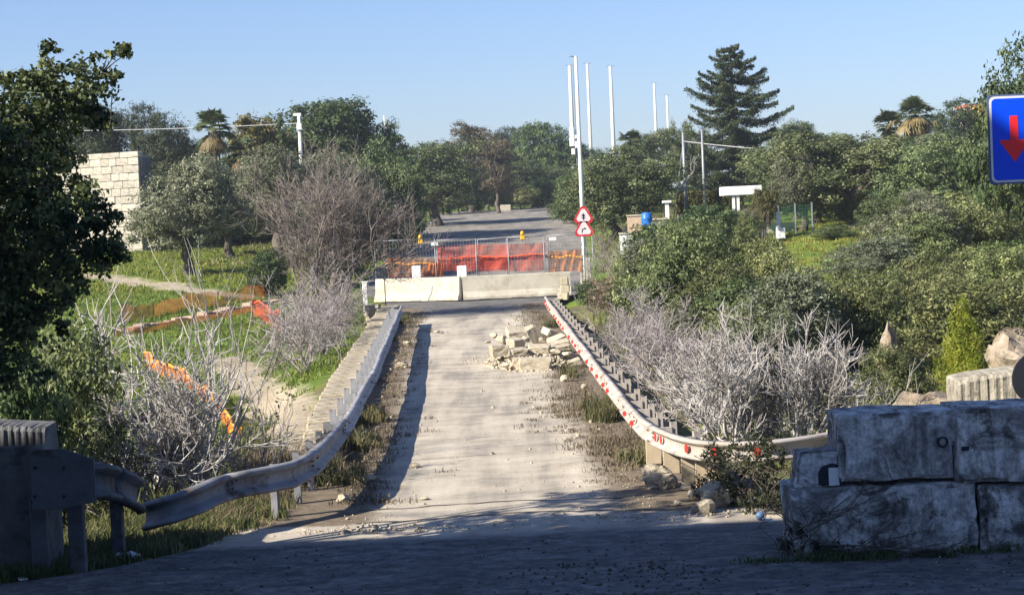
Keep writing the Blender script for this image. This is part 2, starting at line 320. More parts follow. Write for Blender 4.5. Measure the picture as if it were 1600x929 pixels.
def road_mat():
    m, n, l, b = mat('dusty_road')
    tc = n.new('ShaderNodeTexCoord').outputs['Object']
    mp = n.new('ShaderNodeMapping'); l.new(tc, mp.inputs[0]); mp.inputs['Scale'].default_value = (0.62, 1.0, 1); mp.inputs['Rotation'].default_value = (0, 0, R(-3))
    mp2 = n.new('ShaderNodeMapping'); l.new(tc, mp2.inputs[0]); mp2.inputs['Scale'].default_value = (1.4, 0.1, 1); mp2.inputs['Rotation'].default_value = (0, 0, R(-1.6))
    nA = noise(n, l, 0.9, 9, 0.72, vec=mp.outputs[0], dist=0.4); nL = noise(n, l, 1.1, 5, 0.6, vec=mp2.outputs[0]); nF = noise(n, l, 25, 6, 0.8, vec=tc); nS = noise(n, l, 5, 8, 0.75, vec=tc)
    ad = n.new('ShaderNodeMath'); ad.operation = 'ADD'; l.new(nA.outputs[0], ad.inputs[0]); l.new(nL.outputs[0], ad.inputs[1])
    hf = n.new('ShaderNodeMath'); hf.operation = 'MULTIPLY'; l.new(ad.outputs[0], hf.inputs[0]); hf.inputs[1].default_value = 0.5
    r = ramp(n, [(0.32, (0.2, 0.178, 0.15)), (0.43, (0.31, 0.275, 0.222)), (0.5, (0.44, 0.385, 0.3)), (0.62, (0.58, 0.51, 0.4))]); l.new(hf.outputs[0], r.inputs[0])
    c = r.outputs[0]
    # how clean the tarmac is (far end and near end keep their asphalt colour), damp earth on the verges
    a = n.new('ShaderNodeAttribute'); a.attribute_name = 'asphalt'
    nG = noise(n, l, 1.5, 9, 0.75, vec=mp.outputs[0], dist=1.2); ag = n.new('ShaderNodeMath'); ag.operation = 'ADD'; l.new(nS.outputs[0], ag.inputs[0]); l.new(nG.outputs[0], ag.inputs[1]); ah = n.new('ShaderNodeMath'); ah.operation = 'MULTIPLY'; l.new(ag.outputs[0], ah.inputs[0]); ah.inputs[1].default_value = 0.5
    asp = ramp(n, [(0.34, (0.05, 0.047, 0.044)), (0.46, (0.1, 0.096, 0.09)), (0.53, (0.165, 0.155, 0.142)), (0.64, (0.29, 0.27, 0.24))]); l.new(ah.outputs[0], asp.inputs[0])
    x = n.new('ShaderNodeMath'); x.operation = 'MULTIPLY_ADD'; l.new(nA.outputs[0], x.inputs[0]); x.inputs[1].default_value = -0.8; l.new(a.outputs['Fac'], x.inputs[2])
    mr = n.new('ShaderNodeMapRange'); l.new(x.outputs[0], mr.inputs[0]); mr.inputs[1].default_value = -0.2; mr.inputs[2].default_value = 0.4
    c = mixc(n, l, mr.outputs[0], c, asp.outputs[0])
    a2 = n.new('ShaderNodeAttribute'); a2.attribute_name = 'verge'
    so = ramp(n, [(0.3, (0.1, 0.075, 0.05)), (0.6, (0.22, 0.175, 0.12)), (0.8, (0.36, 0.31, 0.23))]); l.new(nS.outputs[0], so.inputs[0])
    x2 = n.new('ShaderNodeMath'); x2.operation = 'MULTIPLY_ADD'; l.new(nS.outputs[0], x2.inputs[0]); x2.inputs[1].default_value = 1.2; l.new(a2.outputs['Fac'], x2.inputs[2])
    mr2 = n.new('ShaderNodeMapRange'); l.new(x2.outputs[0], mr2.inputs[0]); mr2.inputs[1].default_value = 0.95; mr2.inputs[2].default_value = 1.3
    c = mixc(n, l, mr2.outputs[0], c, so.outputs[0])
    sp = ramp(n, [(0.62, (0, 0, 0)), (0.7, (1, 1, 1))]); l.new(nF.outputs[0], sp.inputs[0])
    c = mixc(n, l, sp.outputs[0], c, (0.52, 0.48, 0.4))
    l.new(c, b.inputs['Base Color']); b.inputs['Roughness'].default_value = 0.92; b.inputs['Specular IOR Level'].default_value = 0.2
    k = n.new('ShaderNodeMath'); k.operation = 'MULTIPLY_ADD'; l.new(nF.outputs[0], k.inputs[0]); k.inputs[1].default_value = 0.4; l.new(nS.outputs[0], k.inputs[2])
    bump(n, l, b, k.outputs[0], 0.55, 0.03)
    return m
M['ground'] = ground_mat(); M['road'] = road_mat()

# ------------------------------------------------------------------ ground sheets
def seq(*parts):
    out = []
    for a, b, s in parts: out += list(np.arange(a, b, s))
    return np.array(out)
def seg_dist(X, Y, pts):
    d = np.full(X.shape, 1e9)
    for (x0, y0), (x1, y1) in zip(pts[:-1], pts[1:]):
        dx, dy = x1 - x0, y1 - y0; t = np.clip(((X - x0) * dx + (Y - y0) * dy) / (dx * dx + dy * dy + 1e-9), 0, 1)
        d = np.minimum(d, np.hypot(X - x0 - t * dx, Y - y0 - t * dy))
    return d
def grid_faces(nx, ny):
    i = np.arange(nx - 1)[None, :] + nx * np.arange(ny - 1)[:, None]
    return np.stack([i, i + 1, i + 1 + nx, i + nx], -1).reshape(-1, 4)
def attr(me, name, v):
    a = me.attributes.new(name, 'FLOAT', 'POINT'); a.data.foreach_set('value', np.ascontiguousarray(v.ravel(), np.float32))
gx = np.concatenate([seq((-400, -200, 50), (-200, -60, 20), (-60, -26, 2), (-26, 26, 0.35), (26, 60, 2), (60, 200, 20), (200, 401, 50))])
gy = np.concatenate([seq((-60, 16, 4), (16, 125, 0.5), (125, 260, 2.5), (260, 741, 40))])
GX, GY = np.meshgrid(gx, gy)
GZ = zt(GX, GY)
me = np_mesh('ground', np.stack([GX, GY, GZ], -1).reshape(-1, 3), grid_faces(len(gx), len(gy)), True)
left = GX < np.interp(GY, _YE, _XLE)
green = np.where(left, 0.78, 0.45)
green = np.where(left & (GY < 38), 0.35, green); green = np.where((~left) & (GY > 82), 0.8, green); green = np.where(GY > 190, 0.7, green)
tr_pts = [gnd(*p)[:2] for p in ((480, 700), (455, 660), (415, 615), (385, 590), (360, 560))]
tr2 = [gnd(*p)[:2] for p in ((405, 466), (350, 461), (290, 452), (200, 440), (100, 432))]
track = np.maximum(np.clip(1.1 - seg_dist(GX, GY, tr_pts) / 1.25, 0, 1), np.clip(1.1 - seg_dist(GX, GY, tr2) / 1.6, 0, 1) * 0.8)
attr(me, 'green', green); attr(me, 'track', track)
ground = tag(link('ground', me, M['ground']), kind='structure')

# the road: one sheet over the bridge deck and the near apron, the far road beyond the barriers
ry = np.concatenate([seq((-30, 17, 3), (17, 100, 0.5))]); NU = 41
xl = np.interp(ry, [-30, 15, 21, 21.9, 22.7, 24.15, 27, 30, 84, 100], [-16, -11, -8, -6.0, -4.7, -3.7, -3.3, XL(30) - 0.55, XL(84) - 0.5, -7.4])
xr = np.interp(ry, [-30, 15, 24, 27, 30, 84, 92, 100], [14, 9, 4.6, 3.6, XR(30) + 0.9, XR(84) + 0.75, 3.2, 3.4])
u = np.linspace(0, 1, NU); RX = xl[:, None] + (xr - xl)[:, None] * u[None]; RY = np.repeat(ry[:, None], NU, 1)
RZ = zr(RY) + 0.012 * np.sin(RX * 1.7 + RY * 0.3) * np.sin(RY * 0.8)
asph = np.clip(np.maximum((RY - 72) / 12, (24.3 - RY) / 0.8), 0, 1) * 0.9 + 0.15
asph = np.maximum(asph, np.clip(1 - np.abs(RY - (25.9 + 0.03 * RX)) / 0.55, 0, 1) * 0.5 * (RX > -2.2))  # darker tarmac strip, also painted to stand in for low shadow streaks
vl = np.clip(1 - (RX - (XL(RY) + 0.15)) / 0.85, 0, 1); vr = np.clip(1 - ((XR(RY) - 0.1) - RX) / 1.25, 0, 1)
vg = np.maximum(vl, vr) * ((RY > 25) & (RY < 84))
V = np.stack([RX, RY, RZ], -1).reshape(-1, 3); nv = len(V)
me = np_mesh('road', np.concatenate([V]), grid_faces(NU, len(ry)), True)
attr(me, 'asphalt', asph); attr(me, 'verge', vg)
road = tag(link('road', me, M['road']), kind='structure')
# deck under the road (its two edges show as the bridge's sides)
mb = MB(); dy = np.linspace(27, 86, 30)
for s, e, off in ((-1, XL, -0.57), (1, XR, 0.9)):
    pass
prof = []
for Y in dy: prof.append([(XL(Y) - 0.5, Y, -0.03), (XR(Y) + 0.85, Y, -0.03), (XR(Y) + 0.85, Y, -2.6), (XL(Y) - 0.5, Y, -2.6)])
vs = [p for q in prof for p in q]; fs = []
for i in range(len(dy) - 1):
    for k in range(4): fs.append((i * 4 + k, i * 4 + (k + 1) % 4, i * 4 + 4 + (k + 1) % 4, i * 4 + 4 + k))
mb.add(vs, fs + [(0, 1, 2, 3), tuple(len(vs) - 4 + k for k in range(4))]); tag(mb.build('bridge_deck', M['conc_wall']), kind='structure')
fy = seq((99, 236, 1.5)); FU = 25
fl = np.interp(fy, [99, 110, 150, 205, 222, 236], [-7.4, -7.6, -7.7, -7.3, -5.5, 2]); fr = np.interp(fy, [99, 110, 150, 205, 215, 236], [3.5, 4.2, 5.4, 7.6, 14, 60])
FX = fl[:, None] + (fr - fl)[:, None] * np.linspace(0, 1, FU)[None]; FY = np.repeat(fy[:, None], FU, 1); FZ = zr(FY) - 0.006
me = np_mesh('far_road', np.stack([FX, FY, FZ], -1).reshape(-1, 3), grid_faces(FU, len(fy)), True)
attr(me, 'asphalt', np.full(FX.shape, 0.62)); attr(me, 'verge', np.zeros(FX.shape)); tag(link('road', me, M['road']), kind='structure')

# thin air that pales the far trees
hz = bpy.data.materials.new('haze'); hz.use_nodes = True; hn = hz.node_tree.nodes; hn.remove(hn['Principled BSDF'])
pv = hn.new('ShaderNodeVolumePrincipled'); pv.inputs['Color'].default_value = (0.86, 0.93, 1.0, 1); pv.inputs['Density'].default_value = HAZE; pv.inputs['Anisotropy'].default_value = 0.2
hz.node_tree.links.new(pv.outputs[0], hn['Material Output'].inputs['Volume'])
tag(MB().box((0, 335, 16.0), (830, 830, 42)).build('haze', hz), kind='stuff')

def crack_line(pts, w_):
    vs = []; P = [np.array(p, float) for p in pts]; out = []
    rr = random.Random(int(P[0][1] * 100))
    for a, b in zip(P[:-1], P[1:]):
        n_ = max(2, int(np.linalg.norm(b - a) / 0.18))
        for i in range(n_): out.append(a + (b - a) * i / n_ + np.array([rr.uniform(-.03, .03), rr.uniform(-.05, .05)]))
    out.append(P[-1])
    for i, p in enumerate(out):
        d = out[min(i + 1, len(out) - 1)] - out[max(i - 1, 0)]; d /= np.linalg.norm(d) + 1e-9; k = w_ * rr.uniform(0.4, 1.3)
        z = 0.012 * math.sin(p[0] * 1.7 + p[1] * 0.3) * math.sin(p[1] * 0.8) + 0.006
        vs += [(p[0] - d[1] * k, p[1] + d[0] * k, z), (p[0] + d[1] * k, p[1] - d[0] * k, z)]
    return vs, [(2 * i, 2 * i + 1, 2 * i + 3, 2 * i + 2) for i in range(len(out) - 1)]
mb = MB()
for y in (26.5, 25.4, 72.5): mb.add(*crack_line([(XL(y) + 0.3, y), (0, y + 0.15), (XR(y) - 0.2, y + 0.05)], 0.03))
M['mastic'] = surf('crack_dirt', [(0.3, (0.05, 0.045, 0.04)), (0.7, (0.13, 0.115, 0.095))], 6, 0.95, 0.2)
tag(mb.build('road_joints', M['mastic']), 'dark dirt filled joints across the dusty bridge road', 'joint', kind='stuff')

# ------------------------------------------------------------------ leaves, crowns, branches
def leaves_mesh(name, P, N, size, aspect, rng, tint, spread=0.5):
    n = len(P); N = N / (np.linalg.norm(N, axis=1, keepdims=True) + 1e-9)
    N = N * (1 - spread) + rng.normal(size=(n, 3)) * spread; N /= np.linalg.norm(N, axis=1, keepdims=True) + 1e-9
    a = np.cross(N, rng.normal(size=(n, 3))); a /= np.linalg.norm(a, axis=1, keepdims=True) + 1e-9; b = np.cross(N, a)
    L = size * rng.uniform(0.65, 1.35, (n, 1)); W = L * aspect
    V = np.stack([P - a * L * 0.5, P + b * W * 0.5 + N * L * 0.06, P + a * L * 0.5, P - b * W * 0.5 + N * L * 0.06], 1).reshape(-1, 3)
    return np_mesh(name, V, np.arange(n * 4).reshape(n, 4), False, tint)
def crown_points(rng, blobs, nclump, per, cr, shell=(0.55, 1.03), low=-0.75, inner=0.18, flat_=0.75):
    """clumps of leaves spread through a set of ellipsoids: points, outward normals, tint"""
    B = np.array(blobs, float); area = (B[:, 3] * B[:, 4] + B[:, 3] * B[:, 5] + B[:, 4] * B[:, 5]); bi = rng.choice(len(B), nclump, p=area / area.sum())
    d = rng.normal(size=(nclump, 3)); d /= np.linalg.norm(d, axis=1, keepdims=True); d[:, 2] = np.where(d[:, 2] < low, -d[:, 2], d[:, 2])
    rad = rng.uniform(shell[0], shell[1], nclump) ** 0.7; k = rng.random(nclump) < inner; rad[k] *= rng.uniform(0.3, 0.8, k.sum())
    C = B[bi, :3] + d * B[bi, 3:] * rad[:, None]; R_ = cr * rng.uniform(0.55, 1.45, nclump)
    P = np.repeat(C, per, 0); o = rng.normal(size=(nclump * per, 3)); o /= np.linalg.norm(o, axis=1, keepdims=True)
    rr = np.repeat(R_, per) * rng.uniform(0.25, 1.0, nclump * per); off = o * rr[:, None]; off[:, 2] *= flat_
    ct = np.repeat(rng.normal(0.45, 0.24, nclump), per)
    tint = np.clip(ct + rng.normal(0, 0.13, len(ct)), 0, 1)
    N = o + np.repeat(d, per, 0) * 0.9 + np.array([0, 0, 0.35])
    return P + off, N, tint, C
def limbs(mb, base, C, rng, r0, fork, nl, n=6):
    """a trunk that forks into limbs reaching for clump centres"""
    base = Vector(base); fork = Vector(fork); k = 4
    pts = [base.lerp(fork, i / k) + Vector((rng.normal() * r0 * 0.5, rng.normal() * r0 * 0.5, 0)) * (0 if i in (0, k) else 1) for i in range(k + 1)]
    mb.tube(pts, [r0 * (1.45 if i == 0 else 1.05 - 0.4 * i / k) for i in range(k + 1)], 8)
    for q in rng.choice(len(C), min(nl, len(C)), replace=False):
        e = Vector(C[q]); m = fork.lerp(e, 0.5) + Vector((rng.normal(), rng.normal(), rng.normal() + 0.6)) * (e - fork).length * 0.1
        mb.tube([fork - Vector((0, 0, r0 * 0.4)), fork.lerp(m, 0.55) + Vector((0, 0, 0.02)), m, m.lerp(e, 0.6), e], [r0 * 0.55, r0 * 0.42, r0 * 0.3, r0 * 0.18, r0 * 0.07], n)
KIND = {}
def make_kind(key, seed, blobs, nclump, per, cr, size, aspect, leafm, trunk=None, barkm='bark', spread=0.34, **kw):
    rng = np.random.default_rng(seed); P, N, t, C = crown_points(rng, blobs, nclump, per, cr, **kw)
    cm = leaves_mesh('crown', P, N, size, aspect, rng, t, spread); cm.materials.append(M[leafm])
    mb = MB(); limbs(mb, (0, 0, -0.3), C, rng, trunk[0], trunk[1], trunk[2]); tm = mb.mesh('trunk'); tm.materials.append(M[barkm])
    lo = P[:, 2].min(); hi = np.percentile(P[:, 2], 99.7); wd = np.percentile(P[:, 0], 99.3) - np.percentile(P[:, 0], 0.7)
    KIND[key] = (cm, tm, float(hi), float(wd))
def rand_blobs(rng, n, spread, zlo, zhi, r):
    out = []
    for i in range(n):
        a = rng.uniform(0, 6.28); q = rng.uniform(0.2, 1) * spread; rr = r * rng.uniform(0.7, 1.3)
        out.append((q * math.cos(a), q * math.sin(a), rng.uniform(zlo, zhi), rr, rr, rr * rng.uniform(0.7, 0.95)))
    return out
_g = np.random.default_rng(5)
for i in range(3):
    bl = [(0, 0, 2.8, 1.8, 1.8, 1.5)] + rand_blobs(_g, 9, 1.9, 1.5, 3.9, 0.95)
    make_kind('olive%d' % i, 20 + i, bl, 560, 48, 0.36, 0.125, 0.4, 'olive_grey', (0.24, (0.1, 0, 1.2), 9))
    make_kind('tree%d' % i, 40 + i, [(0, 0, 3.0, 2.2, 2.2, 2.3)] + rand_blobs(_g, 13, 2.1, 1.2, 5.0, 1.1), 760, 46, 0.38, 0.13, 0.45, 'olive', (0.26, (0, 0, 1.4), 9))
    make_kind('dark%d' % i, 60 + i, [(0, 0, 3.0, 2.3, 2.3, 2.4)] + rand_blobs(_g, 13, 2.3, 1.0, 5.0, 1.15), 760, 46, 0.38, 0.14, 0.45, 'dark', (0.26, (0, 0, 1.4), 9))
    make_kind('scrub%d' % i, 80 + i, [(0, 0, 1.3, 1.6, 1.6, 1.1)] + rand_blobs(_g, 10, 1.5, 0.6, 2.4, 0.7), 520, 46, 0.27, 0.09, 0.42, 'scrub', (0.1, (0, 0, 0.5), 10), low=-0.95)
for i in range(2):
    make_kind('pine%d' % i, 100 + i, [(0, 0, 4.6, 2.2, 2.2, 1.8)] + rand_blobs(_g, 12, 2.0, 1.8, 6.0, 1.1), 620, 46, 0.44, 0.18, 0.28, 'pine', (0.24, (0, 0, 2.4), 8))
make_kind('carobbig', 110, [(0, 0, 5, 4, 4, 3)] + rand_blobs(_g, 16, 4.0, 2.6, 7.0, 1.6), 1000, 46, 0.55, 0.2, 0.5, 'dark', (0.5, (0, 0, 2.2), 10))
make_kind('yellowish', 111, [(0, 0, 3.6, 2.0, 2.0, 1.9)] + rand_blobs(_g, 9, 2.0, 2.2, 5.0, 1.0), 400, 44, 0.46, 0.18, 0.55, 'yellowing', (0.26, (0, 0, 1.4), 9))
make_kind('browncon', 112, [(0, 0, 4, 1.2, 1.2, 2.4)] + rand_blobs(_g, 9, 1.4, 2.0, 6.4, 0.7), 300, 40, 0.42, 0.2, 0.25, 'brown_con', (0.2, (0, 0, 2.0), 12))
make_kind('cypress', 113, [(0, 0, 1 + k * 0.7, 0.62 - 0.055 * k, 0.62 - 0.055 * k, 0.75) for k in range(9)], 240, 40, 0.2, 0.16, 0.3, 'pine', (0.12, (0, 0, 1.0), 3))
make_kind('broom', 114, [(0, 0, 0.9, 0.75, 0.75, 0.8), (0.1, 0, 1.7, 0.5, 0.5, 0.7), (-0.35, 0.1, 1.2, 0.4, 0.4, 0.6), (0.45, 0, 1.0, 0.4, 0.4, 0.6), (0, 0.1, 2.3, 0.22, 0.22, 0.4)], 330, 40, 0.17, 0.12, 0.14, 'broom', (0.04, (0, 0, 0.3), 14), low=-0.95, flat_=1.6)
make_kind('darkscrub', 115, [(0, 0, 1.2, 1.3, 1.3, 1.0)] + rand_blobs(_g, 8, 1.1, 0.6, 2.2, 0.7), 360, 44, 0.3, 0.12, 0.5, 'dark', (0.1, (0, 0, 0.5), 8), low=-0.95)
make_kind('dryscrub', 116, [(0, 0, 1.2, 1.3, 1.3, 1.0)] + rand_blobs(_g, 8, 1.1, 0.6, 2.2, 0.7), 220, 36, 0.3, 0.11, 0.3, 'dryweed', (0.1, (0, 0, 0.5), 14), low=-0.95)

def plant(name, kind, xc, top, width, Y, label, cat='tree', group=None, rot=None, base=None, wy=1.0):
    cm, tm, hi, wd = KIND[kind]
    p = at(xc, top, Y); X = p[0]
    # move sideways so that the foot stands straight under the crown's middle
    zb = zg(X, Y) if base is None else base; H = p[2] - zb; sxy = (width / F_PX * Y) / wd; sz = H / hi
    t = thing(name, label, cat, (X, Y, zb), group)
    t.rotation_euler = (0, 0, random.uniform(0, 6.28) if rot is None else rot); t.scale = (sxy, sxy * wy, sz)
    link('trunk' if cat == 'tree' else 'stem', tm, None, t); link('crown' if cat == 'tree' else 'foliage', cm, None, t)
    return t
random.seed(3)
G_OL = 'olive trees in the field on the left'
plant('olive_tree', 'olive0', 285, 247, 160, 100, 'grey green olive tree with a clear pale trunk, beside the stone wall', group=G_OL)
plant('olive_tree', 'olive1', 352, 262, 120, 112, 'olive tree in the gap between the two larger field olives', group=G_OL)
plant('olive_tree', 'olive2', 432, 232, 180, 106, 'wide olive tree standing below the bent utility pole', group=G_OL)
plant('olive_tree', 'olive0', 528, 240, 170, 112, 'olive tree rising directly behind the bare reddish shrub', group=G_OL)
plant('olive_tree', 'tree1', 596, 222, 140, 118, 'dark olive tree between the reddish bare shrub and the far road', group=G_OL)
plant('green_shrub', 'darkscrub', 410, 392, 62, 88, 'small dark green shrub at the right end of the yellow green field', 'shrub')
plant('carob_tree', 'carobbig', 500, 160, 270, 152, 'huge round dark evergreen tree behind the olive field', 'tree')
plant('yellowing_tree', 'yellowish', 408, 184, 130, 146, 'yellowing tree on the left flank of the huge round evergreen', 'tree')
plant('evergreen_tree', 'dark1', 592, 188, 130, 155, 'dark evergreen sloping off to the right of the huge round tree', 'tree')
plant('pine_tree', 'pine0', 150, 166, 130, 152, 'dark pine tree behind the left end of the stone wall', 'tree')
plant('pine_tree', 'pine1', 250, 163, 105, 142, 'yellow green conifer above the right corner of the stone wall', 'tree')
plant('pine_tree', 'pine0', 60, 190, 160, 158, 'dark pine mostly hidden behind the foreground carob tree', 'tree')
plant('cypress_tree', 'cypress', 206, 205, 20, 132, 'slim cypress just behind the stone wall', 'tree')
plant('cypress_tree', 'cypress', 438, 186, 28, 128, 'slim dark cypress left of the bent utility pole', 'tree')
plant('evergreen_tree', 'dark0', 300, 218, 110, 150, 'dark evergreen between the yellow green conifer and the fan palm', 'tree')
# beside and beyond the far road
plant('roadside_tree', 'tree2', 672, 222, 150, 178, 'bluish green tree overhanging the left edge of the far road', 'tree')
plant('roadside_tree', 'dark2', 606, 246, 110, 142, 'dark tree closest to the left end of the mesh fence', 'tree')
plant('conifer', 'browncon', 728, 193, 100, 215, 'brownish ragged conifer above the far road bend', 'tree')
plant('conifer', 'browncon', 772, 215, 70, 205, 'smaller brown conifer right of the ragged one above the road bend', 'tree')
plant('pine_tree', 'pine1', 778, 200, 90, 250, 'green pine between brown conifers and dense dark pine', 'tree')
plant('pine_tree', 'carobbig', 846, 194, 130, 245, 'dense dark green pine clump left of the tall white pole', 'tree')
G_BEND = 'bushes closing off the bend of the far road'
for (x, tp, wd, Y, k, lb) in ((722, 282, 90, 226, 'dark0', 'dark bush in the bend behind the left side of the far road'), (775, 268, 100, 232, 'scrub0', 'brownish green bush in the road bend under the brown conifers'),
                              (832, 254, 110, 236, 'tree0', 'pale olive bush in the road bend under the dense dark pine'), (884, 262, 100, 238, 'tree1', 'olive bush in the road bend touching the tall white pole'),
                              (640, 288, 70, 190, 'dark1', 'low dark bush on the grassy bank left of the far road')):
    plant('roadside_bush', k, x, tp, wd, Y, lb, 'bush', G_BEND)
plant('roadside_tree', 'tree1', 955, 233, 200, 126, 'big dark round tree right of the triangular warning signs', 'tree')
plant('roadside_tree', 'dark2', 905, 262, 90, 170, 'dark tree directly behind the tall white pole', 'tree')
plant('garden_tree', 'tree0', 1020, 205, 110, 190, 'grey green tree left of the big cedar, under the two short masts', 'tree')
plant('garden_tree', 'dark0', 935, 232, 90, 240, 'dark tree below the gap between two white masts', 'tree')
plant('garden_tree', 'scrub1', 1075, 190, 70, 175, 'grey tree at the left foot of the big cedar', 'tree')
plant('garden_tree', 'tree2', 1236, 192, 80, 190, 'thin light tree just right of the big cedar', 'tree')
plant('garden_tree', 'tree0', 1292, 205, 110, 205, 'tree behind the left shoulder of the wide right olive', 'tree')
plant('garden_tree', 'scrub2', 1190, 240, 90, 165, 'bush at the right foot of the big cedar', 'tree')
G_RO = 'large olives on the right bank'
plant('olive_tree', 'tree0', 1330, 205, 250, 112, 'widest dark olive tree on the right bank, left of the palms', group=G_RO)
plant('olive_tree', 'olive1', 1252, 240, 110, 112, 'paler olive tree right of the white pavilion', group=G_RO)
plant('olive_tree', 'tree1', 1456, 212, 210, 108, 'olive tree directly below the palms on the right bank', group=G_RO)
plant('olive_tree', 'dark1', 1560, 225, 170, 112, 'dark olive tree behind the blue road sign', group=G_RO)
plant('evergreen_tree', 'dark2', 1492, 158, 100, 175, 'dark evergreen right of the palms on the skyline', 'tree')
plant('evergreen_tree', 'scrub0', 1545, 190, 90, 170, 'reddish green bush on the skyline left of the blue sign', 'tree')
plant('evergreen_tree', 'carobbig', 1650, 30, 260, 72, 'tall tree entering at the right edge above the blue sign', 'tree')
G_SL = 'shrubs on the right slope'
for (x, tp, wd, Y, k, lb) in ((1066, 345, 190, 66, 'scrub0', 'olive green shrub in front of the blue barrel on the right slope'), (1180, 372, 150, 66, 'scrub1', 'shrub on the right slope directly below the white pavilion'),
                              (1012, 385, 100, 72, 'scrub2', 'shrub between yellowish bush and the grey garden wall'), (938, 436, 64, 78, 'darkscrub', 'dark green bush at the far end of the right guardrail'),
                              (1365, 378, 130, 84, 'scrub1', 'shrub at the right end of the small green meadow'), (1425, 335, 160, 80, 'scrub0', 'shrub below the widest dark olive on the right slope'),
                              (1552, 296, 190, 84, 'scrub2', 'tall shrub right below the blue road sign'), (1440, 415, 180, 60, 'scrub1', 'shrub above the bright yellow green broom'),
                              (1575, 385, 160, 64, 'scrub0', 'shrub above the pale rock bank at right edge'), (1250, 445, 120, 58, 'darkscrub', 'dark shrub left of the pale rock outcrop'),
                              (1360, 470, 130, 52, 'scrub2', 'low shrub between rock outcrop and broom'), (1392, 540, 130, 42, 'scrub0', 'dull low shrub right of the white bare fig bush'),
                              (1130, 440, 150, 56, 'darkscrub', 'dark shrub directly behind the white bare fig bush'), (1580, 300, 120, 100, 'tree2', 'olive shrub at right edge beneath the blue sign'),
                              (1300, 352, 80, 104, 'scrub0', 'shrub on the far edge of the small green meadow')):
    plant('slope_shrub', k, x, tp, wd, Y, lb, 'shrub', G_SL)
USED = set()
def locate(x, y, noun, marks):
    for d2, name, mx, my in sorted(((x - mx) ** 2 + (y - my) ** 2, nm, mx, my) for nm, mx, my in marks):
        dx, dy = x - mx, y - my
        for rel in ((('right of' if dx > 0 else 'left of'), ('below' if dy > 0 else 'above')) if abs(dx) > abs(dy) else (('below' if dy > 0 else 'above'), ('right of' if dx > 0 else 'left of'))):
            lb = noun + ' growing ' + rel + ' the ' + name
            if lb not in USED: USED.add(lb); return lb
MARKS_R = (('blue plastic barrel', 1011, 350), ('white flat pavilion', 1160, 300), ('white gate pillar', 1216, 350), ('upper pale rock outcrop', 1302, 472), ('slanting grey rock spur', 1392, 524), ('bright broom bush', 1500, 520), ('rock bank at right', 1580, 530),
           ('blue road sign', 1590, 215), ('golden fan palm', 1431, 180), ('big grey fig bush', 1200, 570), ('small green meadow', 1250, 410), ('red triangular signs', 912, 350), ('purplish grey bare bush', 1020, 580), ('sunlit ridged wall', 1550, 610))
MARKS_L = (('stone block building', 170, 310), ('left fan palm', 333, 205), ('bent utility pole', 468, 210), ('yellowing tree', 408, 210), ('huge round evergreen', 500, 200), ('reddish bare tree', 530, 400), ('mesh fence', 640, 400), ('slim cypress by the pole', 438, 215), ('small distant pole', 600, 190))
NOUN = {'scrub': 'olive green shrub', 'darks': 'dark green shrub', 'olive': 'silvery grey shrub', 'tree1': 'olive green bush', 'tree0': 'olive green bush', 'dark1': 'dark evergreen bush', 'dark2': 'dark evergreen bush'}
# the thicket between the named shrubs
for i in range(26):
    x = 930 + 690 * ((i * 0.618) % 1); Yb = 46 + 60 * ((i * 0.414 + 0.1) % 1)
    if x < 1010: x += 120
    if x < 1110 and Yb < 62: Yb += 20
    if 1175 < x < 1330 and Yb > 62: Yb = 52
    X = (x - 800 - 10) * Yb / F_PX; foot = 328 - (x - 800) * 0.0454 + (CAM_H - zg(X, Yb)) * F_PX / Yb; wd = random.uniform(2.6, 4.2); hh = random.uniform(1.7, 2.9)
    kd = random.choice(['scrub0', 'scrub1', 'scrub2', 'darkscrub', 'olive0'])
    plant('thicket_shrub', kd, x, foot - hh * F_PX / Yb, wd * F_PX / Yb, Yb, locate(x, foot - hh * 0.5 * F_PX / Yb, NOUN[kd[:5]], MARKS_R), 'shrub', 'thicket shrubs of the right slope')
for i in range(22):
    x = (250 + 350 * i / 9) if i < 10 else (1240 + 380 * (i - 10) / 11)
    Yb = (124 + 14 * ((i * 0.37) % 1)) if i < 10 else (118 + 10 * ((i * 0.37) % 1))
    X = (x - 800) * Yb / F_PX; foot = 328 - (x - 800) * 0.0454 + (CAM_H - zg(X, Yb)) * F_PX / Yb
    kd = ['tree0', 'dark1', 'olive1', 'dark2', 'scrub1'][i % 5]; hh = random.uniform(3.2, 4.6)
    plant('hedgerow_bush', kd, x, foot - hh * F_PX / Yb, random.uniform(4.5, 6.5) * F_PX / Yb, Yb, locate(x, foot - hh * 0.5 * F_PX / Yb, NOUN[kd[:5]].replace('shrub', 'hedgerow bush'), MARKS_L if i < 10 else MARKS_R),
          'bush', 'hedgerow behind the left olives' if i < 10 else 'hedgerow behind the right olives')
plant('yellowish_bush', 'dryscrub', 962, 418, 95, 74, 'yellowish brown half dry bush beside the right guardrail', 'shrub')
plant('broom_bush', 'broom', 1500, 468, 88, 40, 'bright yellow green broom bush above the right concrete blocks', 'shrub')
plant('green_bush', 'scrub0', 92, 515, 270, 29, 'leafy olive green bush behind the left concrete wall', 'shrub', base=-1.2)
plant('green_bush', 'darkscrub', 10, 560, 150, 27, 'dark green bush at the left edge under the carob tree', 'shrub', base=-1.0)

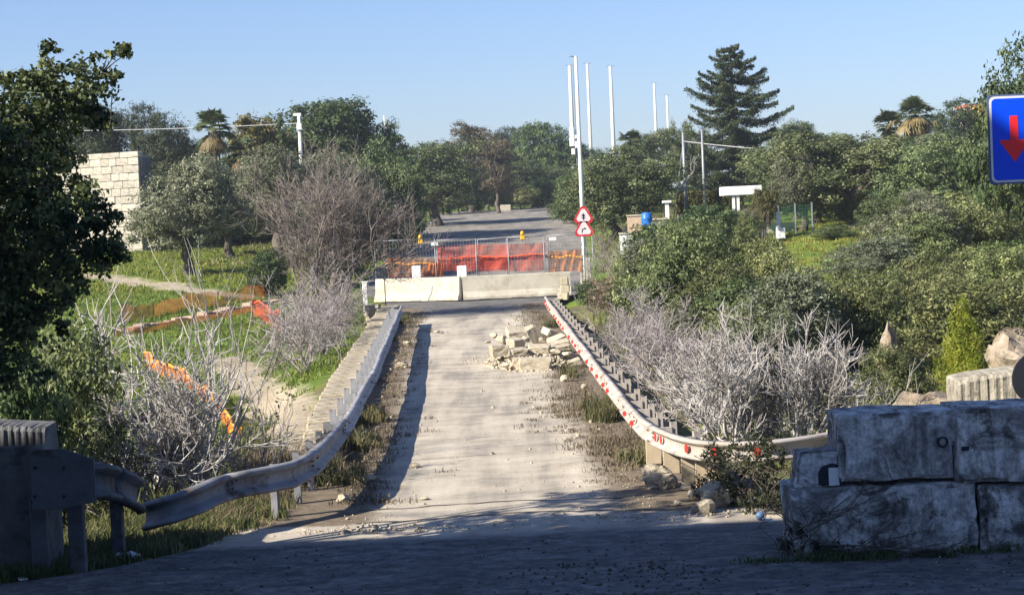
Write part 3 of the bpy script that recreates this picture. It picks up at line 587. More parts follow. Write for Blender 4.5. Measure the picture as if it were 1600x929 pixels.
plant('garden_shrub', 'yellowish', 1193, 296, 46, 108, 'small yellowing shrub in front of the right half of the pavilion', 'shrub')
MARKS_F = (('small whitish roadside block', 790, 322), ('tallest white pole', 905, 300), ('ragged brownish conifer', 728, 250), ('left edge of the far road', 690, 335), ('dense dark pine', 845, 250), ('right edge of the far road', 880, 335))
for i, x in enumerate((690, 715, 738, 762, 786, 812, 838, 862, 886)):
    Yb = 221 + 5 * math.sin(i * 2.1) - (14 if x < 720 else 0); plant('roadside_bush', ('darkscrub', 'scrub1', 'darkscrub', 'dark1')[i % 4], x, 284 + 7 * math.sin(i * 1.7), 52, Yb, locate(x, 310, 'low bush', MARKS_F), 'bush', G_BEND)

# clipped hedge by the pavilion
def hedge():
    a = at(1055, 320, 132); b = at(1160, 318, 132); rng = np.random.default_rng(9); n = 9000
    top = at(1100, 298, 132)[2]; lo = top - 2.1
    P = np.stack([rng.uniform(a[0], b[0], n), 132 + rng.uniform(-0.6, 0.6, n), rng.uniform(lo, top, n)], -1)
    P[:, 1] = np.where(rng.random(n) < 0.7, 131.4 + rng.normal(0, 0.06, n), P[:, 1])
    t = thing('clipped_hedge', 'clipped square green hedge left of the white pavilion', 'hedge', ((a[0] + b[0]) / 2, 132, lo))
    cm = leaves_mesh('foliage', P - ORG[t.name], np.tile([0, -1.0, 0.4], (n, 1)), 0.17, 0.6, rng, np.clip(rng.normal(0.4, 0.2, n), 0, 1)); link('foliage', cm, M['yellowing'], t)
    mb = MB()
    for k in range(6): x = a[0] + (b[0] - a[0]) * (k + 0.5) / 6; mb.tube([(x, 132, lo - 1.2), (x, 132, top - 0.4)], 0.05, 5)
    mb.build('stem', M['bark'], t)
hedge()

# foreground carob tree at the left edge
def carob():
    rng = np.random.default_rng(77)
    bl = []
    for (x, y, r, Y) in ((20, 190, 85, 21), (-60, 240, 120, 21), (95, 150, 62, 21.5), (60, 230, 70, 21.5), (150, 128, 40, 21), (110, 190, 55, 22), (0, 320, 110, 21), (70, 300, 66, 23),
                         (120, 380, 70, 20.6), (60, 400, 95, 21.5), (165, 410, 32, 20.5), (20, 470, 75, 21), (-50, 480, 110, 21), (165, 345, 28, 20.5), (60, 120, 40, 21), (45, 520, 45, 20.8), (-40, 590, 70, 21.5), (110, 440, 36, 20.6), (0, 230, 90, 20.5), (40, 350, 80, 21), (130, 320, 40, 22.5), (60, 180, 70, 23), (-30, 420, 120, 22), (85, 250, 50, 23.3), (30, 280, 60, 23.3), (20, 560, 60, 21), (70, 470, 50, 20.8), (145, 180, 35, 21.5), (150, 385, 45, 20.6)):
        p = at(x, y, Y); q = r * Y / F_PX; bl.append((p[0], p[1], p[2], q, q * 1.2, q * 0.9))
    tw = []
    for (x, y, r, Y) in ((190, 84, 15, 21), (172, 88, 12, 21), (176, 118, 14, 21), (182, 345, 14, 20.5), (185, 400, 16, 20.5), (80, 82, 16, 21), (5, 130, 18, 21), (95, 515, 14, 20.6), (150, 90, 10, 21), (75, 72, 8, 21), (172, 200, 10, 21)):
        p = at(x, y, Y); q = r * Y / F_PX; tw.append((p[0], p[1], p[2], q, q, q))
    base = at(-230, 800, 21.5); base[2] = zg(base[0], base[1])
    t = thing('carob_tree', 'big dark leathery leaved carob tree filling the left edge in front', 'tree', base)
    P, N, ti, C = crown_points(rng, bl, 1300, 30, 0.125, shell=(0.4, 1.05), inner=0.3)
    P2, N2, ti2, C2 = crown_points(rng, tw, 46, 16, 0.07, shell=(0.3, 1.0))
    P = np.concatenate([P, P2]); N = np.concatenate([N, N2]); ti = np.concatenate([ti, ti2])
    link('crown', leaves_mesh('crown', P - ORG[t.name], N, 0.064, 0.62, rng, ti, 0.6), M['carob'], t)
    mb = MB(); CC = np.concatenate([C[::9], C2[::4]])
    fork = base + np.array([0.5, 0.1, 1.6]); CC = CC[CC[:, 0] < at(20, 300, 21)[0]]; limbs(mb, base - np.array([0, 0, 0.3]), CC, rng, 0.13, fork, 16, 5)
    for q in C2[::3]:
        far = C[np.linalg.norm(C - q, axis=1) > 0.12]; e = Vector(q); a0 = Vector(far[np.argmin(np.linalg.norm(far - q, axis=1))]); mb.tube([a0, a0.lerp(e, 0.5) + Vector((0, 0, 0.015)), e], [0.008, 0.006, 0.003], 4)
    mb.build('trunk', M['bark'], t)
carob()

# big cedar: whorls of drooping, then lifting branches carrying flat sprays
def cedar():
    rng = np.random.default_rng(21); Y = 150; top = at(1141, 70, Y); base = at(1152, 330, Y); z0 = zg(base[0], Y)
    t = thing('cedar_tree', 'tall dark cedar with layered drooping branches standing over the garden', 'tree', (base[0], Y, z0))
    H = top[2] - z0; mb = MB(); k = 10; lean = top[0] - base[0]
    mb.tube([(base[0] + lean * i / k, Y, z0 - 0.3 + (H + 0.2) * i / k) for i in range(k + 1)], [0.36 * (1 - 0.93 * i / k) for i in range(k + 1)], 7)
    P = []; T = []
    tiers = [(0.1, 4.3), (0.17, 4.4), (0.24, 4.2), (0.3, 4.0), (0.36, 4.3), (0.42, 3.2), (0.48, 3.5), (0.545, 3.5), (0.6, 2.5), (0.655, 3.0), (0.71, 3.2), (0.765, 2.1), (0.82, 2.4), (0.87, 1.5), (0.915, 1.5), (0.955, 0.8), (0.985, 0.5)]
    for (f0, L0) in tiers:
        nbr = 11 if f0 < 0.4 else 7
        for i in range(nbr):
            f = f0 + rng.uniform(-0.022, 0.022); L = L0 * 1.22 * rng.uniform(0.6, 1.2); a = 6.283 * (i + rng.uniform(0, 0.8)) / nbr + f0 * 17
            z = z0 + H * f; x0 = base[0] + lean * f; d = np.array([math.cos(a), math.sin(a)]); pts = []; lift = rng.uniform(-0.08, 0.24)
            for q in range(7):
                s = q / 6; pts.append((x0 + d[0] * L * s, Y + d[1] * L * s, z + L * (-0.1 * math.sin(s * 3.0) + lift * s * s)))
            mb.tube(pts, [0.07 * (1 - 0.85 * q / 6) * (1.2 - f) for q in range(7)], 4)
            n = int(290 * L); s = rng.beta(1.5, 1.05, n); w = (0.06 + 0.2 * np.sin(np.clip(s, 0, 1) * 2.9)) * L ** 0.8
            side = rng.normal(0, 0.6, n) * w; pa = np.array(pts); ix = s * 6; i0 = np.clip(ix.astype(int), 0, 5); fr = (ix - i0)[:, None]
            c = pa[i0] * (1 - fr) + pa[i0 + 1] * fr
            c[:, 0] += -d[1] * side; c[:, 1] += d[0] * side; c[:, 2] += rng.normal(-0.04, 0.07, n) - np.abs(side) * 0.3
            P.append(c); T.append(np.clip(rng.normal(0.45, 0.12) + rng.normal(0, 0.15, n), 0, 1))
    P = np.concatenate(P); T = np.concatenate(T)
    link('crown', leaves_mesh('crown', P - ORG[t.name], np.tile([0.0, -0.2, 1.0], (len(P), 1)), 0.19, 0.35, rng, T, 0.42), M['cedar'], t)
    mb.build('trunk', M['bark'], t)
cedar()

# fan palms
def palm(xc, yc, Y, r, label, skirt=1.0, trunk_w=0.3, seed=1):
    rng = np.random.default_rng(seed); c = at(xc, yc, Y); z0 = zg(c[0], Y)
    t = thing('fan_palm', label, 'palm tree', (c[0], Y, z0))
    mb = MB(); mb.tube([(c[0], Y, z0 - 0.2), (c[0] + 0.05, Y, (z0 + c[2]) / 2), (c[0], Y, c[2])], [trunk_w * 1.2, trunk_w, trunk_w * 0.8], 9); mb.build('trunk', M['bark'], t)
    def fans(n, lo, hi, rad, tint0, droop):
        V = []; Fc = []; T = []
        for i in range(n):
            a = rng.uniform(0, 6.283); e = rng.uniform(lo, hi); d = np.array([math.cos(a) * math.cos(e), math.sin(a) * math.cos(e), math.sin(e)])
            hub = c + d * rad * rng.uniform(0.3, 0.6 if lo > -1 else 0.85); side = np.cross(d, [0, 0, 1.0]); side /= np.linalg.norm(side) + 1e-6; upv = np.cross(side, d)
            for k in range(13):
                q = (k - 6) / 6 * 1.35; ld = d * math.cos(q) + side * math.sin(q) - upv * 0.15; L = rad * rng.uniform(0.4, 0.6)
                pw = np.cross(ld, upv) * 0.045 * rad; tip = hub + ld * L + np.array([0, 0, -droop * L])
                m = len(V); mid = hub + ld * L * 0.5; V += [hub, mid + pw, tip, mid - pw]; Fc.append((m, m + 1, m + 2, m + 3)); T.append(np.clip(tint0 + rng.normal(0, 0.18), 0, 1))
            m = len(V); V += [c, hub + side * 0.02, hub - side * 0.02, c - side * 0.03]; Fc.append((m, m + 1, m + 2, m + 3)); T.append(0.5)
        return np.array(V), np.array(Fc), np.array(T)
    V, Fc, T = fans(34, -0.35, 1.35, r, 0.5, 0.25); link('crown', np_mesh('crown', V - ORG[t.name], Fc, False, T), M['palm'], t)
    if skirt:
        V, Fc, T = fans(26, -1.4, -0.15 if skirt > 1 else -0.7, r * skirt * (0.85 if skirt > 1 else 1), 0.5, 0.45); link('dead_skirt', np_mesh('dead_skirt', V - ORG[t.name], Fc, False, T), M['palmdead'], t)
palm(333, 205, 132, 1.7, 'fan palm with pale dead skirt left of the yellowing tree', 0.75, 0.42, 1)
palm(377, 240, 128, 1.35, 'short fan palm below the yellowing tree behind the olives', 0.75, 0.35, 2)
palm(1431, 180, 150, 1.65, 'fan palm with golden hanging dead fronds on right skyline', 1.3, 0.28, 3)
palm(1388, 196, 156, 1.5, 'darker fan palm left of the golden one on right skyline', 0.6, 0.28, 4)
palm(985, 222, 175, 1.4, 'small palm peeking over the big dark round tree', 0, 0.2, 5)

# bare shrubs
def bare(name, label, base_pts, barkm, seed, length, r0, stems, depth, tropism=0.25, spread=0.8, kids=(3, 5), wig=0.18, leafm=None, lean=(0, 0, 0), cat='shrub', decay=0.66, sides=3, rmin=0.005):
    rng = np.random.default_rng(seed); root = np.mean(base_pts, 0); t = thing(name, label, cat, root); mb = MB(); tips = []
    def grow(p, d, L, r, dep):
        n = 4 if dep > 0 else 3; pts = [p.copy()]; rad = [r]; cur = p.copy(); dd = d.copy()
        for i in range(n):
            dd = dd + rng.normal(size=3) * wig + np.array([0, 0, tropism * (0.3 if dep == depth else 0.8)]) * 0.5; dd /= np.linalg.norm(dd); cur = cur + dd * L / n
            pts.append(cur.copy()); rad.append(r * (1 - 0.5 * (i + 1) / n))
        mb.tube(pts, rad, sides if dep < 2 else 5, cap=False)
        if dep == 0: tips.append(cur); return
        for q in range(rng.integers(kids[0], kids[1] + 1)):
            f = rng.uniform(0.3, 1.0) if q else 1.0; ix = min(int(f * n), n - 1); fr = f * n - ix; pp = pts[ix] * (1 - fr) + pts[ix + 1] * fr
            nd = dd + rng.normal(size=3) * spread * 0.75; nd /= np.linalg.norm(nd); grow(pp, nd, L * decay * rng.uniform(0.75, 1.2), max(rad[ix] * 0.72, rmin), dep - 1)
    for s in range(stems):
        b = np.array(base_pts[s % len(base_pts)]) + rng.normal(size=3) * np.array([0.12, 0.12, 0]); a = rng.uniform(0, 6.283); sp = rng.uniform(0.1, 1.0) * spread
        d = np.array([math.cos(a) * sp, math.sin(a) * sp, 1.0]) + np.array(lean); d /= np.linalg.norm(d); grow(b, d, length * rng.uniform(0.75, 1.2), r0 * rng.uniform(0.7, 1.2), depth)
    mb.build('branches', M[barkm], t)
    if leafm:
        P = np.repeat(np.array(tips)[::leafm[1]], leafm[2], 0) + rng.normal(size=(len(tips[::leafm[1]]) * leafm[2], 3)) * leafm[4]
        link('foliage', leaves_mesh('foliage', P - ORG[t.name], rng.normal(size=P.shape), leafm[3], 0.5, rng, np.clip(rng.normal(0.5, 0.2, len(P)), 0, 1)), M[leafm[0]], t)
    return t
def bp(x, y, Y): p = at(x, y, Y); p[2] = zg(p[0], Y) - 0.05; return p
bare('fig_bush', 'big pale grey leafless fig bush behind the right guardrail', [bp(1100, 690, 34), bp(1150, 690, 33), bp(1200, 690, 34), bp(1250, 690, 33.5), bp(1300, 690, 34)], 'figbark', 11, 0.87, 0.032, 46, 4, 0.22, 0.78, (3, 4), 0.1, decay=0.66, rmin=0.0078)
bare('fig_bush', 'greyish purple leafless bush at the middle of the right guardrail', [bp(985, 560, 54), bp(1005, 590, 49), bp(1030, 640, 44), bp(1060, 660, 40), bp(1090, 680, 37)], 'greybark', 12, 0.85, 0.022, 46, 4, 0.16, 0.9, (3, 4), 0.12, decay=0.64, rmin=0.0065)
bare('twiggy_shrub', 'sparse bare twigs right of the pale fig bush above concrete block', [bp(1372, 660, 34), bp(1400, 660, 34), bp(1440, 660, 33)], 'figbark', 13, 0.75, 0.018, 14, 2, 0.4, 0.5, (2, 3), 0.12)
bare('bare_tree', 'reddish grey leafless thorny tree left of the far end of bridge', [bp(515, 560, 76), bp(530, 560, 77), bp(500, 560, 75)], 'brownbark', 14, 2.9, 0.08, 15, 4, 0.14, 0.6, (4, 5), 0.14, decay=0.6, cat='tree', rmin=0.009)
bare('bare_tree', 'low leafless grey bush under the reddish bare tree beside stone ledge', [bp(490, 600, 60), bp(505, 590, 64), bp(520, 560, 68), bp(480, 640, 56)], 'greybark', 15, 1.3, 0.026, 34, 3, 0.1, 0.9, (4, 5), 0.2, cat='shrub', rmin=0.008)
bare('fig_bush', 'white barked leafless fig with long branches behind the left guardrail', [bp(265, 790, 28.5), bp(300, 790, 28.5), bp(230, 790, 29), bp(325, 790, 29)], 'figbark', 16, 1.05, 0.026, 26, 4, 0.2, 0.8, (3, 4), 0.11, decay=0.62, rmin=0.0075, lean=(-0.3, 0, 0))
bare('fig_bush', 'smaller white leafless fig behind the leafy bush on the left', [bp(120, 620, 36), bp(190, 620, 36), bp(230, 640, 35)], 'figbark', 17, 1.75, 0.04, 14, 3, 0.3, 0.6, (3, 4), 0.16, decay=0.62, rmin=0.012)
bare('sapling', 'thin bare sapling with few green leaves beside the stone ledge', [bp(420, 770, 30.5), bp(440, 760, 31), bp(395, 770, 30)], 'greybark', 18, 0.9, 0.014, 7, 2, 0.3, 0.5, (2, 3), 0.14, leafm=('scrub', 2, 3, 0.07, 0.05))
bare('fig_sapling', 'long leaning white fig branch reaching over the orange net', [bp(300, 760, 31)], 'figbark', 19, 1.9, 0.034, 4, 3, 0.25, 0.35, (2, 3), 0.1, lean=(0.35, 0, 0.2), leafm=('broom', 5, 2, 0.08, 0.05))
bare('bare_bush', 'bare grey twigs around the base of the warning sign pole', [bp(930, 440, 84), bp(950, 450, 82), bp(970, 440, 84)], 'greybark', 20, 1.2, 0.02, 12, 3, 0.3, 0.7, (3, 4), 0.16)
bare('bare_bush', 'leafless grey shrub in front of the white pavilion pillars', [bp(1175, 350, 106), bp(1195, 350, 106), bp(1165, 350, 106)], 'brownbark', 22, 0.9, 0.025, 10, 3, 0.3, 0.6, (3, 4), 0.15)
bare('dead_snag', 'pale twisted dead trunk left of the hedge under two poles', [at(1062, 300, 128)], 'figbark', 23, 1.4, 0.14, 2, 2, 0.2, 0.6, (2, 3), 0.3, cat='tree')

# ------------------------------------------------------------------ buildings and walls
def box_obj(name, c, size, m, parent=None, bevel=0, rot=None):
    return MB().box(c, size, rot).build(name, m, parent, bevel)
# unseen flat-roofed house added left of the camera: its roof line shades the near ground
def house():
    x0, x1, y0, y1, z0, z1 = -31, -6.5, -6, 15, 0.5, 11.0
    t = thing('shade_house', 'unseen plastered house added left of the camera to shade the near road', 'building', ((x0 + x1) / 2, (y0 + y1) / 2, z0))
    box_obj('wall', ((x0 + x1) / 2, (y0 + y1) / 2, (z0 + z1) / 2), (x1 - x0, y1 - y0, z1 - z0), M['mortar'], t)
    box_obj('roof', ((x0 + x1) / 2, (y0 + y1) / 2, z1 + 0.12), (x1 - x0 + 0.3, y1 - y0 + 0.3, 0.24), M['conc_clean'], t)
    for k in range(4):
        for s in range(3):
            for fx in (0, 1):
                c = (x1 + 0.02, y0 + 3 + 4.6 * k, 2.2 + 3.4 * s) if fx else (x0 + 3 + 4.8 * k, y1 + 0.02, 2.2 + 3.4 * s)
                f = box_obj('window', c, (0.1, 1.3, 1.6) if fx else (1.3, 0.1, 1.6), M['white'], t)
                box_obj('pane', (c[0] + (0.05 if fx else 0), c[1] + (0 if fx else 0.05), c[2]), (0.03, 1.1, 1.4) if fx else (1.1, 0.03, 1.4), M['darkgrey'], f)
house()

STONES = []
_r = random.Random(4)
for i in range(6):
    b = MB().box((0, 0, 0), (1, 1, 1), None, 0.035, _r); me_ = b.mesh('stone_block'); bm = bmesh.new(); bm.from_mesh(me_)
    bmesh.ops.bevel(bm, geom=bm.edges[:], offset=0.05, segments=1, affect='EDGES'); bm.to_mesh(me_); bm.free(); STONES.append(me_)
def stone(name, c, size, m, parent, rz=0):
    me_ = _r.choice(STONES).copy() if False else _r.choice(STONES)
    key = (me_.name, m.name)
    if key not in SCACHE:
        k = me_.copy(); k.materials.clear(); k.materials.append(m); SCACHE[key] = k
    o = link(name, SCACHE[key], None, parent); o0 = ORG.get(parent.name, np.zeros(3))
    o.location = (c[0] - o0[0], c[1] - o0[1], c[2] - o0[2]); o.scale = size; o.rotation_euler = (0, 0, rz); return o
SCACHE = {}
def stone_wall():
    Y = 121; a = at(20, 330, Y); b = at(230, 330, Y); top = at(170, 240, Y)[2]; zb = min(zg(a[0], Y), zg(b[0], Y)) - 0.3; ctr = (a[0] + b[0]) / 2; L = (b[0] - a[0]) / math.cos(R(27)); a[0] = ctr - L / 2; b[0] = ctr + L / 2
    t = thing('stone_building', 'windowless pale limestone block building above the left field', 'building', ((a[0] + b[0]) / 2, Y, zb))
    box_obj('wall', ((a[0] + b[0]) / 2, Y + 0.57, (zb + top) / 2 - 0.1), (L - 0.03, 1.0, top - zb - 0.2), M['mortar'], t)
    nrow = 13; hcap = 0.34; hs = (top - hcap - zb) / nrow
    for r in range(nrow):
        x = a[0] - (0.4 if r % 2 else 0)
        while x < b[0] - 0.15:
            wd = min(_r.uniform(0.42, 0.95), b[0] - x)
            if b[0] - x - wd < 0.25: wd = b[0] - x
            x_ = max(x, a[0]); ww = x + wd - x_
            if ww > 0.12: stone('stone_block', (x_ + ww / 2, Y + 0.04 + _r.uniform(-0.012, 0.012), zb + hs * (r + 0.5) + _r.uniform(-0.012, 0.012)), (ww - _r.uniform(0.015, 0.05), 0.14, hs - _r.uniform(0.015, 0.05)), M['wallstone'], t)
            x += wd
    n = 7
    for i in range(n): stone('coping_stone', (a[0] + L * (i + 0.5) / n, Y + 0.2, top - hcap / 2), (L / n - 0.02, 0.5, hcap - 0.01), M['wallstone'], t)
    box_obj('side_wall', (b[0] + 0.04, Y + 0.6, (zb + top - 0.4) / 2), (0.1, 0.9, top - zb - 0.4), M['conc_wall'], t)
    c = at(97, 212, 127); box_obj('chimney', (c[0], 121.7, c[2] - 0.6), (0.6, 0.6, 1.6), M['wallstone'], t)
    t.rotation_euler = (0, 0, R(-27))
stone_wall()

def garden():
    Y = 112
    a = at(1130, 294, Y); b = at(1190, 294, Y); cx = (a[0] + b[0]) / 2; zb = zg(cx, Y); t = thing('pavilion', 'white flat topped garden pavilion on two slim pillars', 'pavilion', (cx, Y, zb))
    box_obj('roof', (cx, Y + 1.0, a[2] - 0.18), (b[0] - a[0], 2.4, 0.5), M['white'], t, 0.03)
    for x in (1146, 1153):
        p = at(x, 310, Y); box_obj('pillar', (p[0], Y, (zb + a[2] - 0.43) / 2), (0.15, 0.15, a[2] - 0.43 - zb), M['white'], t)
    p = at(1216, 352, Y - 4); zb = zg(p[0], Y - 4); t = thing('gate_pillar', 'white tapered gate pillar beside the low garden wall', 'gate pillar', (p[0], Y - 4, zb)); h = at(1216, 334, Y - 4)[2] - zb
    mb = MB(); mb.box((p[0], Y - 4, zb + h * 0.5), (0.26, 0.26, h)); mb.box((p[0] + 0.15, Y - 4, zb + h * 0.22), (0.4, 0.3, h * 0.44)); mb.build('shaft', M['white'], t, 0.03)
    box_obj('cap', (p[0], Y - 4, zb + h + 0.05), (0.36, 0.36, 0.1), M['white'], t)
    def low_wall(x0, x1, yt, Y, th, label, m, cat='wall'):
        a, b = at(x0, yt, Y), at(x1, yt, Y); cx = (a[0] + b[0]) / 2; zb = zg(cx, Y); h = max(0.4, a[2] - zb); t = thing('garden_wall', label, cat, (cx, Y, zb))
        box_obj('wall', (cx, Y, zb + h / 2 - 0.1), (b[0] - a[0], th, h + 0.2), m, t); box_obj('coping', (cx, Y, zb + h + 0.04), (b[0] - a[0] + 0.08, th + 0.1, 0.08), M['conc_clean'], t); return t
    low_wall(1195, 1245, 366, 114, 0.3, 'low pale plaster wall under the white gate pillar', M['conc_clean'])
    low_wall(968, 1010, 366, 104, 0.25, 'low grey wall below the blue barrel', M['white'])
    low_wall(1010, 1045, 344, 112, 0.25, 'grey garden wall right of the blue barrel', M['conc_wall'])
    low_wall(980, 1008, 338, 114, 0.25, 'pinkish plaster wall left of the blue barrel', M['plaster'])
    p = at(1011, 352, 108); zb = at(1011, 360, 108)[2]
    t = thing('barrel', 'bright blue plastic barrel between two garden walls', 'barrel', (p[0], 108, zb)); mb = MB()
    prof = [(0, 0.27), (0.08, 0.29), (0.25, 0.3), (0.27, 0.315), (0.3, 0.3), (0.6, 0.3), (0.62, 0.315), (0.65, 0.3), (0.85, 0.29), (0.92, 0.26)]
    mb.tube([(p[0], 108, zb + z) for z, r in prof], [r for z, r in prof], 14); mb.build('body', M['bluebarrel'], t); MB().tube([(p[0], 108, zb + 0.92), (p[0], 108, zb + 0.95)], 0.22, 12).build('lid', M['bluebarrel'], t)
    z0 = zg(p[0], 108); box_obj('stand', (p[0], 108, (z0 + zb) / 2 - 0.1), (0.7, 0.5, max(0.1, zb - z0) + 0.2), M['conc_wall'], t)
    p = at(1042, 317, 112); zb = zg(p[0], 112); t = thing('gate_post', 'slim white capped post right of the blue barrel', 'post', (p[0], 112, zb)); h = p[2] - zb
    box_obj('shaft', (p[0], 112, zb + h / 2), (0.2, 0.2, h), M['white'], t); box_obj('cap', (p[0], 112, zb + h + 0.06), (0.5, 0.4, 0.14), M['white'], t, 0.02)
    # green wire fence with grey posts along the garden
    a, b = at(1060, 360, 110), at(1270, 365, 110); zb = zg((a[0] + b[0]) / 2, 110); t = thing('garden_fence', 'green wire fence on thin grey posts along the right garden', 'fence', ((a[0] + b[0]) / 2, 110, zb)); n = 9
    for i in range(n):
        x = a[0] + (b[0] - a[0]) * i / (n - 1); z = zg(x, 110); box_obj('post', (x, 110, z + 0.75), (0.07, 0.07, 1.7), M['grey'], t)
    mb = MB()
    for k in range(9): mb.tube([(a[0] + (b[0] - a[0]) * q / 12, 110.05, zg(a[0] + (b[0] - a[0]) * q / 12, 110) + 0.1 + 0.17 * k) for q in range(13)], 0.012, 3)
    for k in range(90): x = a[0] + (b[0] - a[0]) * k / 90; z = zg(x, 110); mb.tube([(x, 110.05, z + 0.05), (x, 110.05, z + 1.5)], 0.01, 3)
    tag(mb.build('wire_mesh', M['pinegreen'], t), kind='stuff')
    # far town building on the skyline
    a, b = at(1508, 168, 420), at(1536, 168, 420); zb = zg(a[0], 420); t = thing('far_house', 'tiny pale pink house with red roof on right skyline', 'building', ((a[0] + b[0]) / 2, 420, zb))
    box_obj('wall', ((a[0] + b[0]) / 2, 424, (zb + a[2]) / 2), (b[0] - a[0], 8, a[2] - zb), M['plasterlight'], t); box_obj('roof', ((a[0] + b[0]) / 2, 424, a[2] + 0.3), (b[0] - a[0] + 0.8, 8.6, 0.6), M['rooftile'], t)
    for k in range(3): box_obj('window', (a[0] + 0.8 + k * 1.2, 419.98, a[2] - 1.2), (0.5, 0.1, 0.9), M['darkgrey'], t)
    a = at(1534, 165, 400); t = thing('far_house', 'tiny ochre house touching the left edge of the blue sign', 'building', (a[0] + 1, 400, zg(a[0], 400)))
    box_obj('wall', (a[0] + 1, 403, (zg(a[0], 400) + a[2]) / 2), (3.2, 6, a[2] - zg(a[0], 400)), M['ochre'], t); box_obj('roof', (a[0] + 1, 403, a[2] + 0.2), (3.6, 6.4, 0.4), M['rooftile'], t)
M['pinegreen'] = flat('green_wire', (0.04, 0.12, 0.07), 0.6); M['plasterlight'] = flat('pale_pink_plaster', (0.7, 0.58, 0.5), 0.9); M['ochre'] = flat('ochre_plaster', (0.65, 0.42, 0.12), 0.9)
garden()

# ------------------------------------------------------------------ poles, masts, wires
def pole(name, label, cat, x, ytop, Y, r, m, group=None, base_r=None, n=8):
    p = at(x, ytop, Y); zb = zg(p[0], Y); t = thing(name, label, cat, (p[0], Y, zb), group)
    MB().tube([(p[0], Y, zb - 0.1), (p[0], Y, (zb + p[2]) / 2), (p[0], Y, p[2])], [base_r or r * 1.3, r * 1.1, r * 0.8], n).build('shaft', m, t); return t, p, zb
t, p, zb = pole('lamp_pole', 'tallest white steel pole standing beside the triangular warning signs', 'pole', 899.5, 88, 92, 0.085, M['mast'], base_r=0.13)
MB().tube([(p[0] + 0.05, 92, p[2] - 0.05), (p[0] - 0.25, 92, p[2] + 0.02), (p[0] - 0.3, 92, p[2])], 0.03, 6).build('bracket', M['grey'], t)
box_obj('footing', (p[0] + 0.02, 92, zb + 0.8), (0.5, 0.45, 1.8), M['conc_clean'], t, 0.04)
for (x, yt, Y, r, lb) in ((890, 103, 260, 0.26, 'white floodlight mast directly left of the tallest pole'), (917.5, 100, 270, 0.2, 'slim white floodlight mast just right of the tallest pole'),
                          (953.5, 104, 270, 0.24, 'white floodlight mast standing alone midway before the cedar'), (1022, 130, 330, 0.22, 'shorter white mast above the grey tree left of cedar'),
                          (1042, 149, 340, 0.2, 'shortest white mast close to the left side of the cedar')):
    t, p, zb = pole('floodlight_mast', lb, 'mast', x, yt, Y, r, M['mast'], 'floodlight masts of the stadium', n=7)
    mb = MB(); mb.box((p[0], Y, p[2] + 0.05), (1.1, 0.1, 0.07)); mb.build('crossbar', M['grey'], t)
t, p, zb = pole('antenna_mast', 'thin dark antenna mast with white boxes between two white masts', 'mast', 895, 100, 240, 0.06, M['grey'], n=5)
for (x, y, wd, h) in ((893.5, 207, 7, 16), (894, 222, 8, 14), (901.5, 226, 6, 11), (896, 237, 6, 10), (900, 214, 4, 6)):
    q = at(x, y, 239.6); k = 240 / F_PX; MB().box((q[0], 239.6, q[2]), (wd * k, 0.4, h * k)).build('antenna_box', M['white'], t, 0.05)
t, p, zb = pole('utility_pole', 'slightly bent pale concrete utility pole above the left olives', 'utility pole', 467, 178, 134, 0.13, M['mast'])
MB().box((p[0] - 0.1, 134, p[2] - 0.05), (0.5, 0.16, 0.2)).build('cross_arm', M['mast'], t, 0.02); MB().box((p[0], 133.85, p[2] - 0.85), (0.34, 0.2, 0.42)).build('junction_box', M['mast'], t, 0.02)
pl = p.copy(); pl[2] -= 0.6
t, pr1, zb = pole('utility_pole', 'grey utility pole with slanted stay left of the cedar, carrying the wire', 'utility pole', 1067, 207, 130, 0.1, M['grey'])
MB().tube([(pr1[0], 130, pr1[2] - 0.6), (pr1[0] - 0.9, 130, zb)], 0.03, 5).build('stay', M['grey'], t)
t, pr2, zb = pole('utility_pole', 'thin grey pole in front of the left part of the cedar', 'utility pole', 1096.5, 202, 126, 0.08, M['grey'])
pole('utility_pole', 'tiny distant white pole on skyline right of the round trees', 'utility pole', 600, 181, 250, 0.12, M['mast'])
def wire(label, a, b, sag, r):
    a = Vector(a); b = Vector(b); t = MB().tube([a.lerp(b, i / 24) - Vector((0, 0, sag * 4 * (i / 24) * (1 - i / 24))) for i in range(25)], r, 5); o = t.build('overhead_cable', M['cable']); tag(o, label, 'cable')
wire('thick pale overhead cable running left from the bent utility pole', pl, at(-140, 203, 138), 0.25, 0.026)
wire('pale overhead cable running right from the grey pole past the cedar', (pr1[0], 130, pr1[2] - 0.55), at(1300, 238, 124), 0.12, 0.026)

# ------------------------------------------------------------------ jersey barriers, temporary fence, nets
def jersey(a, b, label, m):
    a = Vector(a); b = Vector(b); d = (b - a); L = d.length; d.normalize(); nrm = Vector((d.y, -d.x, 0)); c = (a + b) / 2
    t = thing('jersey_barrier', label, 'barrier', c, 'concrete barriers closing the bridge')
    H = 1.0; pr = [(-0.3, 0), (-0.3, 0.1), (-0.16, 0.34), (-0.1, H - 0.03), (-0.07, H), (0.07, H), (0.1, H - 0.03), (0.16, 0.34), (0.3, 0.1), (0.3, 0)]
    mb = MB(); n = 9; vs = []
    for i in range(n):
        q = a + d * (L * i / (n - 1))
        for (u_, v_) in pr: vs.append(q + nrm * -u_ + Vector((0, 0, 0.05 + v_)))
    k = len(pr); fs = [tuple(range(k)), tuple((n - 1) * k + j for j in range(k - 1, -1, -1))]
    for i in range(n - 1):
        for j in range(k): fs.append((i * k + j, i * k + (j + 1) % k, (i + 1) * k + (j + 1) % k, (i + 1) * k + j))
    mb.add(vs, fs); mb.build('body', m, t)
    for f in (0.2, 0.5, 0.8):
        q = a + d * L * f; MB().box((q.x, q.y, 0.03), (0.5, 0.64, 0.07), Matrix.Rotation(math.atan2(d.y, d.x), 3, 'Z')).build('foot', M['darkgrey'], t)
